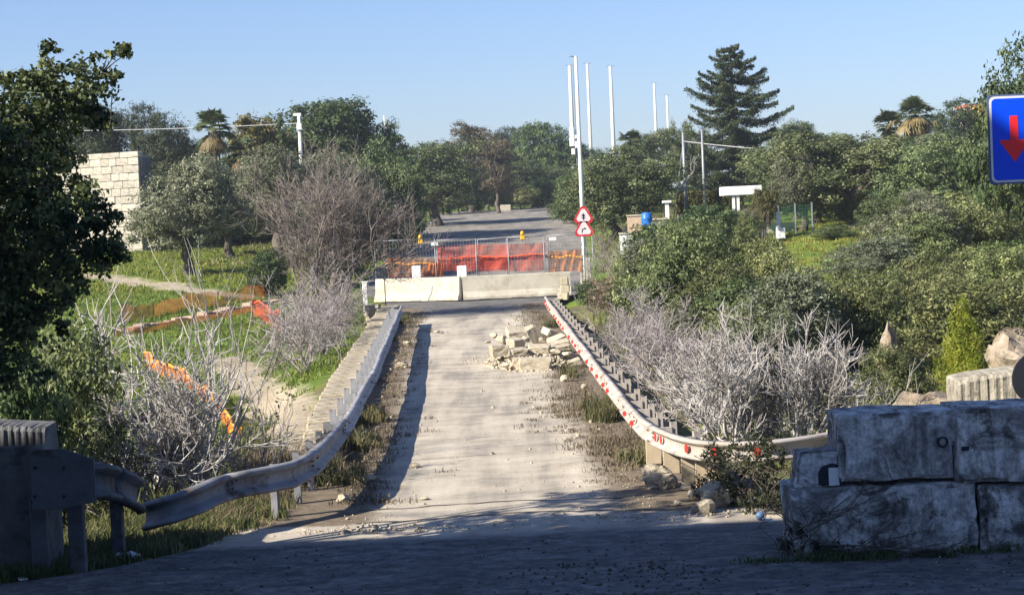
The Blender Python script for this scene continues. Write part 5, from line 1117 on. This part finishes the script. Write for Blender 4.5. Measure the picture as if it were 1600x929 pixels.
# ------------------------------------------------------------------ rubble, stones, litter
def rock_mesh(seed, rough=0.25, angular=True, cuts=2):
    rg = random.Random(seed); bm = bmesh.new(); bmesh.ops.create_icosphere(bm, subdivisions=cuts, radius=0.5)
    planes = [(Vector((rg.gauss(0, 1), rg.gauss(0, 1), rg.gauss(0, 1))).normalized(), rg.uniform(0.26, 0.42)) for _ in range(9)]
    for v in bm.verts:
        for n_, d_ in planes:
            s = v.co.dot(n_) - d_
            if s > 0: v.co -= n_ * s
        v.co *= 1 + rg.uniform(-0.05, 0.05) * rough
    me_ = bpy.data.meshes.new('rock'); bm.to_mesh(me_); bm.free(); return me_
ROCKS = [rock_mesh(i) for i in range(8)]
for q in ROCKS: q.materials.append(M['stone'])
def hewn(seed, jit=0.08):
    rg = random.Random(seed); b = MB().box((0, 0, 0), (1, 1, 1), None, jit, rg); me_ = b.mesh('hewn'); bm = bmesh.new(); bm.from_mesh(me_)
    bmesh.ops.subdivide_edges(bm, edges=bm.edges[:], cuts=3, use_grid_fill=True)
    from mathutils import noise as mn
    for v in bm.verts: v.co += mn.noise_vector(v.co * 2.5 + Vector((seed * 3.1, 0, 0))) * 0.05
    bmesh.ops.bevel(bm, geom=[e for e in bm.edges if len(e.link_faces) == 2 and e.calc_face_angle(0) > 0.9], offset=0.035, segments=1, affect='EDGES')
    me_.clear_geometry(); bm.to_mesh(me_); bm.free(); me_.materials.append(M['stone']); return me_
HEWN = [hewn(i) for i in range(6)]
KM = 1.12 * 48.6 / F_PX
def rub(cx, cy, w_, h_, dep, rot, label, name='stone_block', mesh=None, cat='stone', group=None, Y=None, ground_z=None):
    """a piece whose middle shows at crop position; size in crop units of the rubble close-up"""
    x = 740 + cx / 8.444; y = 490 + cy / 8.444; s = KM / 8.444
    p = at(x, y, Y) if Y else at(x, y, 48.6)
    me_ = mesh or _r.choice(HEWN); o = bpy.data.objects.new(name, me_); COL.objects.link(o); o.location = p; o.scale = (w_ * s, dep, h_ * s * 0.9); o.rotation_euler = rot; tag(o, label, cat, group); return o
def heap(cx, cy, w_, h_, rot, label, dep=0.5, name='stone_block', mesh=None, group='broken stones in the rubble heap'):
    # depth of a piece follows from how high up the heap's slope it lies
    Y = np.interp(cy, [150, 350, 500, 660, 740], [55, 52, 50.2, 48.4, 48.0]); return rub(cx, cy, w_, h_, dep, rot, label, name, mesh, 'stone', group, Y=float(Y))
heap(812, 665, 352, 165, (0, 0, 0.03), 'largest squared stone block at the front of the rubble heap', 0.55)
heap(572, 650, 95, 150, (0, 0.05, -0.1), 'narrow upright squared stone left of the largest front block', 0.4)
heap(335, 485, 205, 150, (0, 0, 0.12), 'squared sandy stone at the left end of the rubble heap', 0.5)
heap(560, 385, 165, 130, (0.1, -0.05, 0.4), 'tan cubic stone in the upper middle of the rubble heap', 0.5)
heap(380, 350, 190, 150, (0.2, 0.1, 0.6), 'bleached rounded stone above the left squared stone of the heap', 0.45, mesh=ROCKS[0])
heap(785, 285, 120, 270, (0.3, -0.42, 0.1), 'long pale slab leaning left on top of the rubble heap', 0.3)
heap(870, 475, 270, 110, (0.15, 0.03, -0.1), 'flat broad stone lying right of centre above the largest block', 0.5)
heap(1010, 245, 150, 95, (0.2, 0.3, 0.5), 'greyish slab at the back right of the rubble heap', 0.35)
heap(600, 500, 190, 90, (0.1, -0.04, 0.1), 'low wide stone wedged behind the narrow upright one', 0.45)
heap(560, 240, 230, 80, (0.25, 0.05, 0.2), 'pale low slab along the back of the rubble heap', 0.5)
heap(1090, 330, 190, 55, (0.2, -0.35, 0.3), 'thin tilted slab uppermost of the stack beside the guardrail', 0.35)
heap(1130, 390, 250, 50, (0.15, -0.18, 0.2), 'thin tilted slab in the middle of the stack beside the guardrail', 0.4)
heap(1140, 445, 240, 50, (0.1, -0.1, 0.1), 'thin slab lowest of the stack beside the guardrail', 0.4)
heap(1080, 500, 160, 80, (0.1, 0.1, 0.5), 'pale rough stone right of the flat broad stone', 0.4, mesh=ROCKS[2])
heap(1250, 535, 160, 90, (0.2, 0.1, 0.8), 'yellowish rough stone nearest to the guardrail', 0.4, mesh=ROCKS[3])
heap(1195, 645, 70, 80, (0, 0.2, 0.3), 'small white stone in the shade of the largest front block', 0.25, mesh=ROCKS[4])
heap(1320, 640, 170, 60, (0.1, -0.3, 0.2), 'tilted flat stone at the right foot of the heap', 0.3)
heap(430, 665, 110, 80, (0, 0.3, 0.3), 'white rough stone at the front left foot of the heap', 0.3, mesh=ROCKS[5])
heap(190, 370, 110, 50, (0, 0.05, 0.2), 'small flat white stone farthest left of the heap', 0.25, mesh=ROCKS[6])
heap(270, 285, 120, 90, (0.1, 0.3, 0.1), 'bleached round stone at the upper left of the heap', 0.35, mesh=ROCKS[7])
heap(690, 330, 120, 80, (0.3, 0.3, 0.3), 'small pale stone under the long leaning slab', 0.3, mesh=ROCKS[1])
heap(900, 350, 120, 90, (0.3, 0.3, 0.9), 'small grey stone under the greyish back slab', 0.3, mesh=ROCKS[2])
heap(740, 200, 160, 70, (0.3, 0.1, 0.9), 'small stone behind the long leaning slab', 0.35, mesh=ROCKS[3])
heap(470, 560, 120, 60, (0.0, 0.1, 0.4), 'small stone between the left squared and narrow upright stones', 0.3, mesh=ROCKS[4])
core = rock_mesh(99); core.materials.append(M['stone'])
# crushed stone filling the heap and scattered over the deck
def debris(name, label, pts, sizes, seed, m):
    rg = np.random.default_rng(seed); V = []; Fc = []; base = np.array([(-1, -1, -1), (1, -1, -1), (1, 1, -1), (-1, 1, -1), (-.7, -.7, 1), (.7, -.6, 1), (.6, .7, 1), (-.6, .6, 1)]) * 0.5
    fq = np.array([(3, 2, 1, 0), (4, 5, 6, 7), (0, 1, 5, 4), (1, 2, 6, 5), (2, 3, 7, 6), (3, 0, 4, 7)])
    for i, (p, s) in enumerate(zip(pts, sizes)):
        a = rg.uniform(0, 6.28); c_, s_ = math.cos(a), math.sin(a); b = (base + rg.normal(0, 0.13, base.shape)) * np.array([1, rg.uniform(0.5, 1), rg.uniform(0.35, 0.8)]) * s
        V.append(np.stack([b[:, 0] * c_ - b[:, 1] * s_, b[:, 0] * s_ + b[:, 1] * c_, b[:, 2]], -1) + np.array(p)); Fc.append(fq + 8 * i)
    o = link(name, np_mesh(name, np.concatenate(V), np.concatenate(Fc)), m); tag(o, label, 'rubble', kind='stuff'); return o
rg = np.random.default_rng(8)
pts = []; sz = []
cx0, cy0 = 0.42, 51.2
for i in range(2600):
    a = rg.uniform(0, 6.28); q = rg.random() ** 0.6 * (1 if i < 1500 else 1.5); x = cx0 + 1.2 * q * math.cos(a); y = cy0 + 3.4 * q * math.sin(a); z = max(0, 0.32 * (1 - q ** 1.5)) * rg.uniform(0.3, 1.0)
    if x > XR(y) - 0.15: continue
    pts.append((x, y, z)); sz.append(rg.uniform(0.04, 0.17) * (1.1 - 0.5 * min(q, 1)) if i < 1500 else rg.uniform(0.012, 0.05))
debris('rubble', 'crushed pale stone filling the rubble heap on the road', pts, sz, 1, M['stone'])
pts = []; sz = []
for i in range(1900):
    y = 24.5 + 55 * rg.random() ** 1.4; side = rg.random()
    if side < 0.4: x = XL(y) + abs(rg.normal(0, 0.55)) + 0.1
    elif side < 0.85: x = XR(y) - abs(rg.normal(0, 0.7)) - 0.1
    else: x = rg.uniform(XL(y) + 0.5, XR(y) - 0.3)
    pts.append((x, y, 0.005)); sz.append(rg.choice([0.014, 0.025, 0.045, 0.09], p=[0.55, 0.3, 0.13, 0.02]))
for i in range(260): y = rg.normal(24.75, 0.18); x = rg.uniform(-3.6, 3.2); pts.append((x, y, 0.005)); sz.append(rg.uniform(0.012, 0.045))
for i in range(240): y = rg.uniform(20, 24); x = rg.uniform(-5, 5); pts.append((x, y, 0.004)); sz.append(rg.uniform(0.01, 0.026))
debris('gravel', 'small pale stones scattered along the edges of the deck', pts, sz, 2, M['stone'])
def crack(me_, seed):
    from mathutils import noise as mn
    for v in me_.vertices: v.co += mn.noise_vector(v.co * 5 + Vector((seed * 2.3, 0, 0))) * 0.1 + mn.noise_vector(v.co * 12) * 0.05
pts = []; sz = []
for i in range(800):
    q = on_z(rg.normal(1080, 190), min(928, 880 + abs(rg.normal(0, 25)))) if i < 350 else on_z(rg.uniform(-50, 1650), rg.uniform(845, 940)); pts.append((q[0], q[1], 0.004)); sz.append(rg.uniform(0.01, 0.034))
debris('leaf_litter', 'dark fallen leaves and crumbs on the shaded near tarmac', pts, sz, 5, M['bark'])
def lone(x, y, w_, h_, d_, label, m='stone', seed=0, rot=(0, 0, 0), name='stone'):
    p = on_z(x, y); me_ = rock_mesh(200 + seed, 1.2, cuts=4 if w_ > 0.25 else 2); crack(me_, seed); me_.materials.append(M[m]); o = bpy.data.objects.new(name, me_); COL.objects.link(o); o.location = (p[0], p[1], h_ * 0.4); o.scale = (w_ * 1.25, d_ * 1.25, h_ * 1.25); o.rotation_euler = rot; tag(o, label, 'stone'); return o
lone(1030, 762, 0.4, 0.34, 0.35, 'cracked grey white stone beside the tan plates of the right rail', seed=1)
lone(1118, 790, 0.34, 0.3, 0.3, 'larger white broken stone at the edge of dark bramble', seed=2); lone(1090, 780, 0.2, 0.17, 0.2, 'small white broken stone left of the dark bramble', seed=3)
for q, (x_, y_, w__, lb_) in enumerate(((1105, 800, 0.24, 'white angular stone in front of larger white stone by bramble'), (1132, 775, 0.22, 'white stone half inside the dark bramble'), (1072, 765, 0.14, 'small white stone right of the cracked grey white stone'), (1085, 800, 0.1, 'tiny white stone left of the white angular stone'), (1060, 788, 0.09, 'tiny chip of stone below the cracked grey white stone'))): lone(x_, y_, w__, w__ * 0.7, w__ * 0.9, lb_, seed=20 + q)
lone(648, 730, 0.13, 0.08, 0.1, 'small sunlit stone on the road right of the rail shadow', seed=4); lone(664, 780, 0.12, 0.05, 0.1, 'flat pale stone at the lower end of the rail shadow', seed=5)
lone(536, 783, 0.2, 0.11, 0.16, 'tan stone at the left verge near the low end of rail', seed=6); lone(575, 752, 0.22, 0.1, 0.15, 'white chipped stone among left verge weeds', seed=7)
lone(637, 539, 0.22, 0.14, 0.2, 'white stone at the far end of the left rail shadow', seed=8); lone(683, 520, 0.2, 0.1, 0.15, 'small white stone on clean road beyond the rail shadow', seed=9)
lone(628, 573, 0.3, 0.12, 0.2, 'pair shaped white stone beside the middle of the rail shadow', seed=10)
lone(882, 596, 0.14, 0.16, 0.14, 'white stone on the verge just below the rubble heap', seed=11); lone(912, 607, 0.12, 0.1, 0.12, 'small pale stone beside the green tuft on right verge', seed=12)
def outcrop(label, x, y, w_, h_, d_, Y, seed):
    p = at(x, y, Y); me_ = rock_mesh(seed, cuts=4); bm = bmesh.new(); bm.from_mesh(me_)
    from mathutils import noise as mn
    for v in bm.verts: v.co += mn.noise_vector(v.co * 4 + Vector((seed, 0, 0))) * 0.13 + mn.noise_vector(v.co * 11) * 0.06
    bm.to_mesh(me_); bm.free(); me_.materials.append(M['rock']); k = Y / F_PX; o = bpy.data.objects.new('rock_outcrop', me_); COL.objects.link(o)
    hi = p[2] + h_ * k * 0.55; lo = min(zg(p[0], Y) - 0.35, hi - 0.4); o.location = (p[0], p[1], (hi + lo) / 2); o.scale = (w_ * k * 1.3, d_, (hi - lo) * 1.15); tag(o, label, 'rock', 'pale rock outcrops')
outcrop('cracked pale rock outcrop with brown top in the right slope', 1302, 476, 60, 58, 2.4, 62, 31)
outcrop('pale rock bank at the right edge behind the ridged wall', 1606, 552, 150, 60, 3.2, 46, 32)
outcrop('grey slanting rock spur among slope shrubs left of the broom', 1392, 538, 40, 26, 1.0, 47, 33)
outcrop('low pale earth bank between bare twigs and ridged wall', 1440, 634, 150, 22, 2, 36, 34)
outcrop('pale boulder between bushes behind the right guardrail', 926, 519, 16, 14, 0.5, 66, 36)
p = at(790, 323, 212); t = thing('white_block', 'small whitish block at the bend of the far road', 'block', (p[0], 212, zg(p[0], 212))); MB().box((p[0], 212, p[2] - 0.15), (1.1, 0.5, 0.7)).build('body', M['conc_clean'], t, 0.05)
# litter
p = on_z(199, 874); t = thing('plastic_bottle', 'crumpled clear plastic bottle lying at the shaded left verge', 'bottle', p)
MB().tube([(p[0] - 0.13, p[1], 0.06), (p[0] - 0.1, p[1], 0.06), (p[0] - 0.02, p[1] - 0.01, 0.05), (p[0] + 0.05, p[1], 0.06), (p[0] + 0.09, p[1], 0.055), (p[0] + 0.12, p[1] + 0.01, 0.05)], [0.04, 0.048, 0.036, 0.046, 0.03, 0.015], 9).build('body', M['plastic'], t)
MB().tube([(p[0] + 0.12, p[1] + 0.01, 0.05), (p[0] + 0.145, p[1] + 0.01, 0.05)], 0.016, 8).build('cap', M['white'], t)
for (x, y, w_, lb) in ((130, 887, 0.14, 'flat white paper scrap on the shaded left verge'), (36, 905, 0.1, 'tiny white scrap nearest the lower left corner')):
    p = on_z(x, y); o = MB().box((p[0], p[1], 0.012), (w_, 0.1, 0.012), Matrix.Rotation(0.4, 3, 'Z') @ Matrix.Rotation(0.12, 3, 'X')).build('paper_scrap', M['white']); tag(o, lb, 'litter')
p = on_z(1188, 812); o = MB().tube([(p[0] - 0.05, p[1], 0.05), (p[0] - 0.035, p[1], 0.05), (p[0], p[1], 0.055), (p[0] + 0.035, p[1], 0.05), (p[0] + 0.05, p[1], 0.045)], [0.02, 0.045, 0.055, 0.045, 0.02], 9).build('crushed_can', M['paleblue']); tag(o, 'small crushed pale blue can beside the dark bramble', 'can')
p = on_z(1200, 815); o = MB().box((p[0], p[1], 0.02), (0.12, 0.08, 0.03), Matrix.Rotation(0.3, 3, 'Y')).build('paper_scrap', M['white']); tag(o, 'small white scrap right of the pale blue can', 'litter')

# ------------------------------------------------------------------ weeds, grass, brambles
def tufts(name, label, spots, m, seed, blades=40, h=0.25, wdt=0.012, r=0.12, cat='grass', bend=0.5):
    rg = np.random.default_rng(seed); P = np.array(spots, float); k = rg.uniform(0.5, 1.4, len(P)); base = np.repeat(P, blades, 0); kk = np.repeat(k, blades)[:, None]; n = len(base)
    a = rg.uniform(0, 6.283, n); q = r * np.sqrt(rg.random(n)); base = base + np.stack([q * np.cos(a), q * np.sin(a), 0 * a], -1) * kk
    a2 = rg.uniform(0, 6.283, n); o = np.stack([np.cos(a2), np.sin(a2), 0 * a2], -1); H = h * kk * rg.uniform(0.4, 1.2, (n, 1)); b = rg.uniform(0.1, 1, (n, 1)) * bend
    side = np.stack([-np.sin(a2 + 1), np.cos(a2 + 1), 0 * a2], -1) * wdt * rg.uniform(0.6, 1.4, (n, 1)); up = np.array([0, 0, 1.0])
    m1 = base + o * H * b * 0.3 + up * H * 0.6; tip = base + o * H * b + up * H * (1 - 0.35 * b)
    V = np.stack([base - side * 0.6, base + side * 0.6, m1 + side * 0.5, tip, m1 - side * 0.5], 1).reshape(-1, 3)
    o_ = link(name, np_mesh(name, V, np.arange(n * 5).reshape(n, 5), False, np.clip(np.repeat(rg.normal(0.5, 0.18, len(P)), blades) + rg.normal(0, 0.13, n), 0, 1)), m); tag(o_, label, cat, kind='stuff'); return o_
rg = np.random.default_rng(31)
S1 = []; S2 = []
for i in range(240):
    y = 27 + 53 * rg.random() ** 1.3; S1.append((XL(y) + 0.1 + abs(rg.normal(0, 0.38)), y, 0))
for i in range(260):
    y = 28 + 54 * rg.random() ** 1.3; S1.append((XR(y) - 0.1 - abs(rg.normal(0, 0.4)), y, 0))
for (x, y, s, n) in ((870, 630, 0.35, 30), (905, 620, 0.3, 24), (880, 650, 0.3, 18), (925, 645, 0.25, 26), (860, 672, 0.3, 10), (960, 690, 0.3, 40), (985, 700, 0.3, 40), (1010, 715, 0.3, 40), (1000, 690, 0.3, 30), (905, 575, 0.2, 20), (560, 690, 0.2, 30), (575, 640, 0.2, 20), (545, 720, 0.25, 34), (520, 745, 0.25, 36), (580, 600, 0.2, 20), (620, 530, 0.25, 40), (635, 505, 0.3, 50), (900, 500, 0.2, 10), (880, 495, 0.3, 20), (830, 492, 0.5, 10)):
    p = on_z(x, y)
    for k in range(n): S1.append((p[0] + rg.normal() * s, p[1] + rg.normal() * s * 3, 0))
tufts('dry_weeds', 'dry brown weeds along both verges of the bridge', S1, M['dryweed'], 1, 22, 0.085, 0.011, 0.2, 'weeds', 1.2)
G_ = []
for (x, y, s, n) in ((945, 655, 0.14, 26), (960, 640, 0.12, 16), (935, 640, 0.1, 8), (585, 660, 0.12, 8), (556, 700, 0.15, 14), (520, 750, 0.2, 14), (893, 590, 0.1, 8), (1005, 720, 0.12, 10), (630, 505, 0.15, 18), (1090, 735, 0.1, 10), (865, 510, 0.15, 12), (880, 560, 0.12, 10)):
    p = on_z(x, y)
    for k in range(n): G_.append((p[0] + rg.normal() * s, p[1] + rg.normal() * s * 2.5, 0))
tufts('green_weeds', 'green weed tufts growing on the bridge verges', G_, M['weed'], 2, 46, 0.3, 0.013, 0.12, 'weeds', 0.7)
L_ = []
for i in range(1500):
    x = rg.uniform(-20, 520); y = rg.uniform(785, 905); p = on_z(x, y)
    if p[0] < np.interp(p[1], [21.9, 22.7, 24.15, 26, 30], [-6.1, -4.75, -3.75, -3.1, -2.95]) - abs(rg.normal(0, 0.12)): L_.append((p[0], p[1], zg(p[0], p[1]) if p[0] < -4 else -0.02))
tufts('verge_grass', 'dark and straw coloured grass under the low end of the left guardrail', L_, M['vergegrass'], 3, 46, 0.17, 0.012, 0.16, 'grass', 0.7)
D_ = []
for i in range(240):
    y = rg.uniform(25.5, 33); D_.append((XL(max(y, 29)) - rg.uniform(0.2, 1.6) - (0.6 if y < 29 else 0), y, -0.25 + rg.uniform(-0.2, 0.1)))
tufts('straw_grass', 'straw coloured dry grass outside the left guardrail', D_, M['dryweed'], 4, 50, 0.45, 0.011, 0.2, 'grass', 0.6)
# the left field: short grass in clumps; the far meadow on the right
def field(name, label, xr_, yr_, n, m, seed, cond, h, wdt, blades=16, r=0.22):
    rg = np.random.default_rng(seed); x = rg.uniform(*xr_, n * 3); y = yr_[0] + (yr_[1] - yr_[0]) * rg.random(n * 3); k = cond(x, y); x, y = x[k][:n], y[k][:n]
    tufts(name, label, np.stack([x, y, zt(x, y) - 0.02], -1), m, seed, blades, h, wdt, r, 'grass', 0.8)
def offtrack(x, y): return (seg_dist(x, y, tr_pts) > 0.75 + 0.35 * np.sin(y)) & (seg_dist(x, y, tr2) > 1.0) & (x < np.interp(y, _YE, _XLE) + 0.1)
field('grass', 'lush green grass on the near part of the left field', (-24, -5), (40, 92), 11000, M['fieldgreen'], 11, offtrack, 0.16, 0.026)
field('grass', 'yellow flowering grass under the olives of the left field', (-30, -6), (90, 135), 7000, M['field'], 16, offtrack, 0.2, 0.03)
field('grass', 'green grass of the small meadow on the right', (6, 30), (78, 125), 4000, M['field'], 12, lambda x, y: x > 6, 0.2, 0.03)
field('bank_grass', 'mixed grass and weeds on the right slope', (3, 22), (30, 78), 5200, M['scrub'], 13, lambda x, y: x > np.interp(y, _YE, _XRE) + 0.4, 0.3, 0.02, 18, 0.25)
field('bank_grass', 'grass on the banks beside the far road', (-16, 14), (105, 215), 3500, M['weed'], 14, lambda x, y: (x < np.interp(y, _YE, _XLE)) | (x > np.interp(y, _YE, _XRE)), 0.3, 0.035, 16, 0.3)
field('valley_weeds', 'weeds and thistles below the left guardrail', (-12, -4), (27, 46), 1500, M['scrub'], 15, offtrack, 0.4, 0.016, 24, 0.25)
# dark bramble at the foot of the right rail, brushwood before the blocks
def bramble(label, base, bl, seed, ncl, nst):
    rg = np.random.default_rng(seed); t = thing('bramble_bush', label, 'bush', base)
    bl = [(base[0] + dx, base[1] + dy, z, r1, rd, r2) for dx, dy, z, r1, rd, r2 in bl]
    P, N, ti, C = crown_points(rg, bl, ncl, 26, 0.09, low=-0.95); link('foliage', leaves_mesh('foliage', P - ORG[t.name], N, 0.045, 0.45, rg, ti, 0.6), M['bramble'], t)
    mb = MB(); xs = [q[0] for q in bl]; ys = [q[1] for q in bl]
    for i in range(nst):
        j = rg.integers(len(bl)); p = np.array([bl[j][0] + rg.normal() * 0.1, bl[j][1] + rg.normal() * 0.1, 0]); d = np.array([rg.normal() * 0.5, rg.normal() * 0.2, 1]); q = [p + d * 0.17 * k + np.array([rg.normal(), rg.normal(), -k * 0.25]) * 0.03 * k for k in range(5)]
        mb.tube(q, [0.005] * 5, 4)
    mb.build('stems', M['bark'], t)
M['bramble'] = leaf('bramble_leaf', (0.018, 0.024, 0.012), (0.04, 0.05, 0.02), (0.1, 0.09, 0.045))
bramble('dark tangled bramble between the right rail and the concrete blocks', on_z(1190, 812), ((0, 1.3, 0.3, 0.45, 0.4, 0.34), (-0.35, 1.5, 0.22, 0.3, 0.35, 0.24), (0.2, 1.1, 0.55, 0.3, 0.3, 0.26), (0.28, 0.8, 0.22, 0.28, 0.35, 0.26), (0.08, 1.5, 0.76, 0.24, 0.3, 0.14), (-0.34, 1.9, 0.56, 0.24, 0.3, 0.12), (0.1, 0.5, 0.16, 0.3, 0.3, 0.16)), 51, 260, 40)
bramble('dark dead bramble heaped at the lower left corner of blocks', on_z(1262, 866), ((-0.1, -0.05, 0.12, 0.24, 0.16, 0.12), (0.15, -0.1, 0.1, 0.26, 0.14, 0.1), (-0.02, -0.06, 0.26, 0.16, 0.12, 0.1), (0.45, -0.12, 0.06, 0.3, 0.1, 0.06)), 54, 70, 24)
def brush():
    rg = np.random.default_rng(52); base = on_z(1340, 872); base[1] -= 0.15; t = thing('dry_brushwood', 'dry thorny branches lying against the lower left concrete block', 'branch', base); mb = MB()
    def twig(p, d, L, r, dep):
        pts = [p]; dd = d
        for i in range(5): dd = dd + rg.normal(size=3) * np.array([0.1, 0.03, 0.12]); dd /= np.linalg.norm(dd); pts.append(pts[-1] + dd * L / 5)
        mb.tube(pts, [r * (1 - 0.12 * i) for i in range(6)], 4, False)
        if dep:
            for k in range(3): q = pts[rg.integers(1, 5)]; nd = dd + rg.normal(size=3) * np.array([0.35, 0.08, 0.3]); twig(q, nd / np.linalg.norm(nd), L * 0.45, r * 0.6, dep - 1)
    for (x0, y0, x1, y1) in ((1235, 845, 1350, 790), (1280, 850, 1440, 820), (1300, 858, 1420, 850), (1240, 830, 1330, 775), (1330, 862, 1470, 840), (1400, 864, 1500, 852)):
        a, b = at(x0, y0, 21.2), at(x1, y1, 21.2); d = b - a; twig(a, d / np.linalg.norm(d), np.linalg.norm(d), 0.011, 2)
    mb.build('twigs', M['bark'], t)
    S = [(base[0] + rg.normal() * 0.35 - 0.25, 21.3 + rg.normal() * 0.08, 0) for _ in range(60)] + [(rg.uniform(2.7, 5.4), 21.32 + rg.normal() * 0.05, 0) for _ in range(30)]
    tufts('weeds', 'dark weeds at the foot of the concrete blocks', S, M['dark'], 53, 26, 0.09, 0.01, 0.12, 'weeds', 1.0)
brush()

# ------------------------------------------------------------------ orange nets in the left field
def ground_net(label, line, h, m, seed, cord=None, lean=0.0):
    rng = np.random.default_rng(seed); P = smooth_path([np.array(gnd(*p)) for p in line], 7); n = len(P); k = 5; vs = []
    for i, p in enumerate(P):
        sag = h * (0.85 + 0.08 * math.sin(i * 0.5 + seed) + 0.05 * math.sin(i * 1.7)); ln = lean + 0.05 * math.sin(i * 1.3)
        for j in range(k + 1):
            g = j / k; vs.append((p[0] + ln * g + 0.05 * math.sin(i * 2.1 + j), p[1] + 0.25 * g * math.sin(i * 0.7) + 0.05 * rng.normal(), float(zt(p[0], p[1])) - 0.02 + sag * g))
    fs = [(i * (k + 1) + j, (i + 1) * (k + 1) + j, (i + 1) * (k + 1) + j + 1, i * (k + 1) + j + 1) for i in range(n - 1) for j in range(k)]
    t = thing('safety_net', label, 'safety net', vs[0], 'orange nets in the left field'); MB().add(vs, fs, True).build('net', m, t)
    if cord: MB().tube([vs[i * (k + 1) + k] for i in range(n)], 0.04, 5).build('cord', cord, t)
    for i in range(0, n, 6):
        a = vs[i * (k + 1)]; b = vs[i * (k + 1) + k]; MB().tube([(a[0], a[1], a[2] - 0.2), (b[0], b[1], b[2] + 0.08)], 0.02, 5).build('stake', M['bark'], t)
ground_net('faded orange net along the upper side of the low pink stone wall', ((190, 506), (250, 494), (310, 484), (370, 474), (432, 463)), 0.75, M['brownnet'], 1)
ground_net('orange net strip along the lower side of the low pink stone wall', ((180, 526), (240, 519), (300, 508), (350, 498), (405, 484)), 0.35, M['brownnet'], 2)
ground_net('vivid orange net sagging down the slope among white fig branches', ((228, 572), (265, 592), (300, 612), (330, 640), (355, 672), (375, 705)), 0.55, M['bunchednet'], 3, M['orangecord'])
ground_net('bright red net end hanging at the right end of pink stone wall', ((395, 496), (412, 502), (425, 512), (436, 520)), 0.8, M['rednet'], 4, M['redcord'])
def pink_wall():
    P = smooth_path([np.array(gnd(*p)) for p in ((200, 520), (250, 510), (310, 499), (370, 487), (436, 474))], 8); rng = np.random.default_rng(61); mid = P[len(P) // 2]; t = thing('dry_stone_wall', 'low pinkish dry stone wall between orange nets in the field', 'wall', (mid[0], mid[1], zg(mid[0], mid[1])))
    cum = [0]
    for a, b in zip(P[:-1], P[1:]): cum.append(cum[-1] + float(np.linalg.norm(b - a)))
    PV = [Vector(p) for p in P]; s = 0; V = 0
    while s < cum[-1]:
        L = rng.uniform(0.3, 0.6)
        for r in range(1):
            p = sample(PV, cum, s + L / 2 + (0.15 if r else 0)); d = sample(PV, cum, s + L) - sample(PV, cum, s); stone('stone', (p.x, p.y, float(zt(p.x, p.y)) + 0.06 + rng.uniform(-0.04, 0.04)), (L - 0.04, 0.5, 0.25), M['pinkstone'], t, math.atan2(d.y, d.x) + rng.normal() * 0.06)
        s += L
M['pinkstone'] = surf('pinkish_stone', [(0.3, (0.3, 0.2, 0.14)), (0.7, (0.5, 0.38, 0.3))], 4, 0.95, 0.6, 0.02, rnd=0.15)
pink_wall()
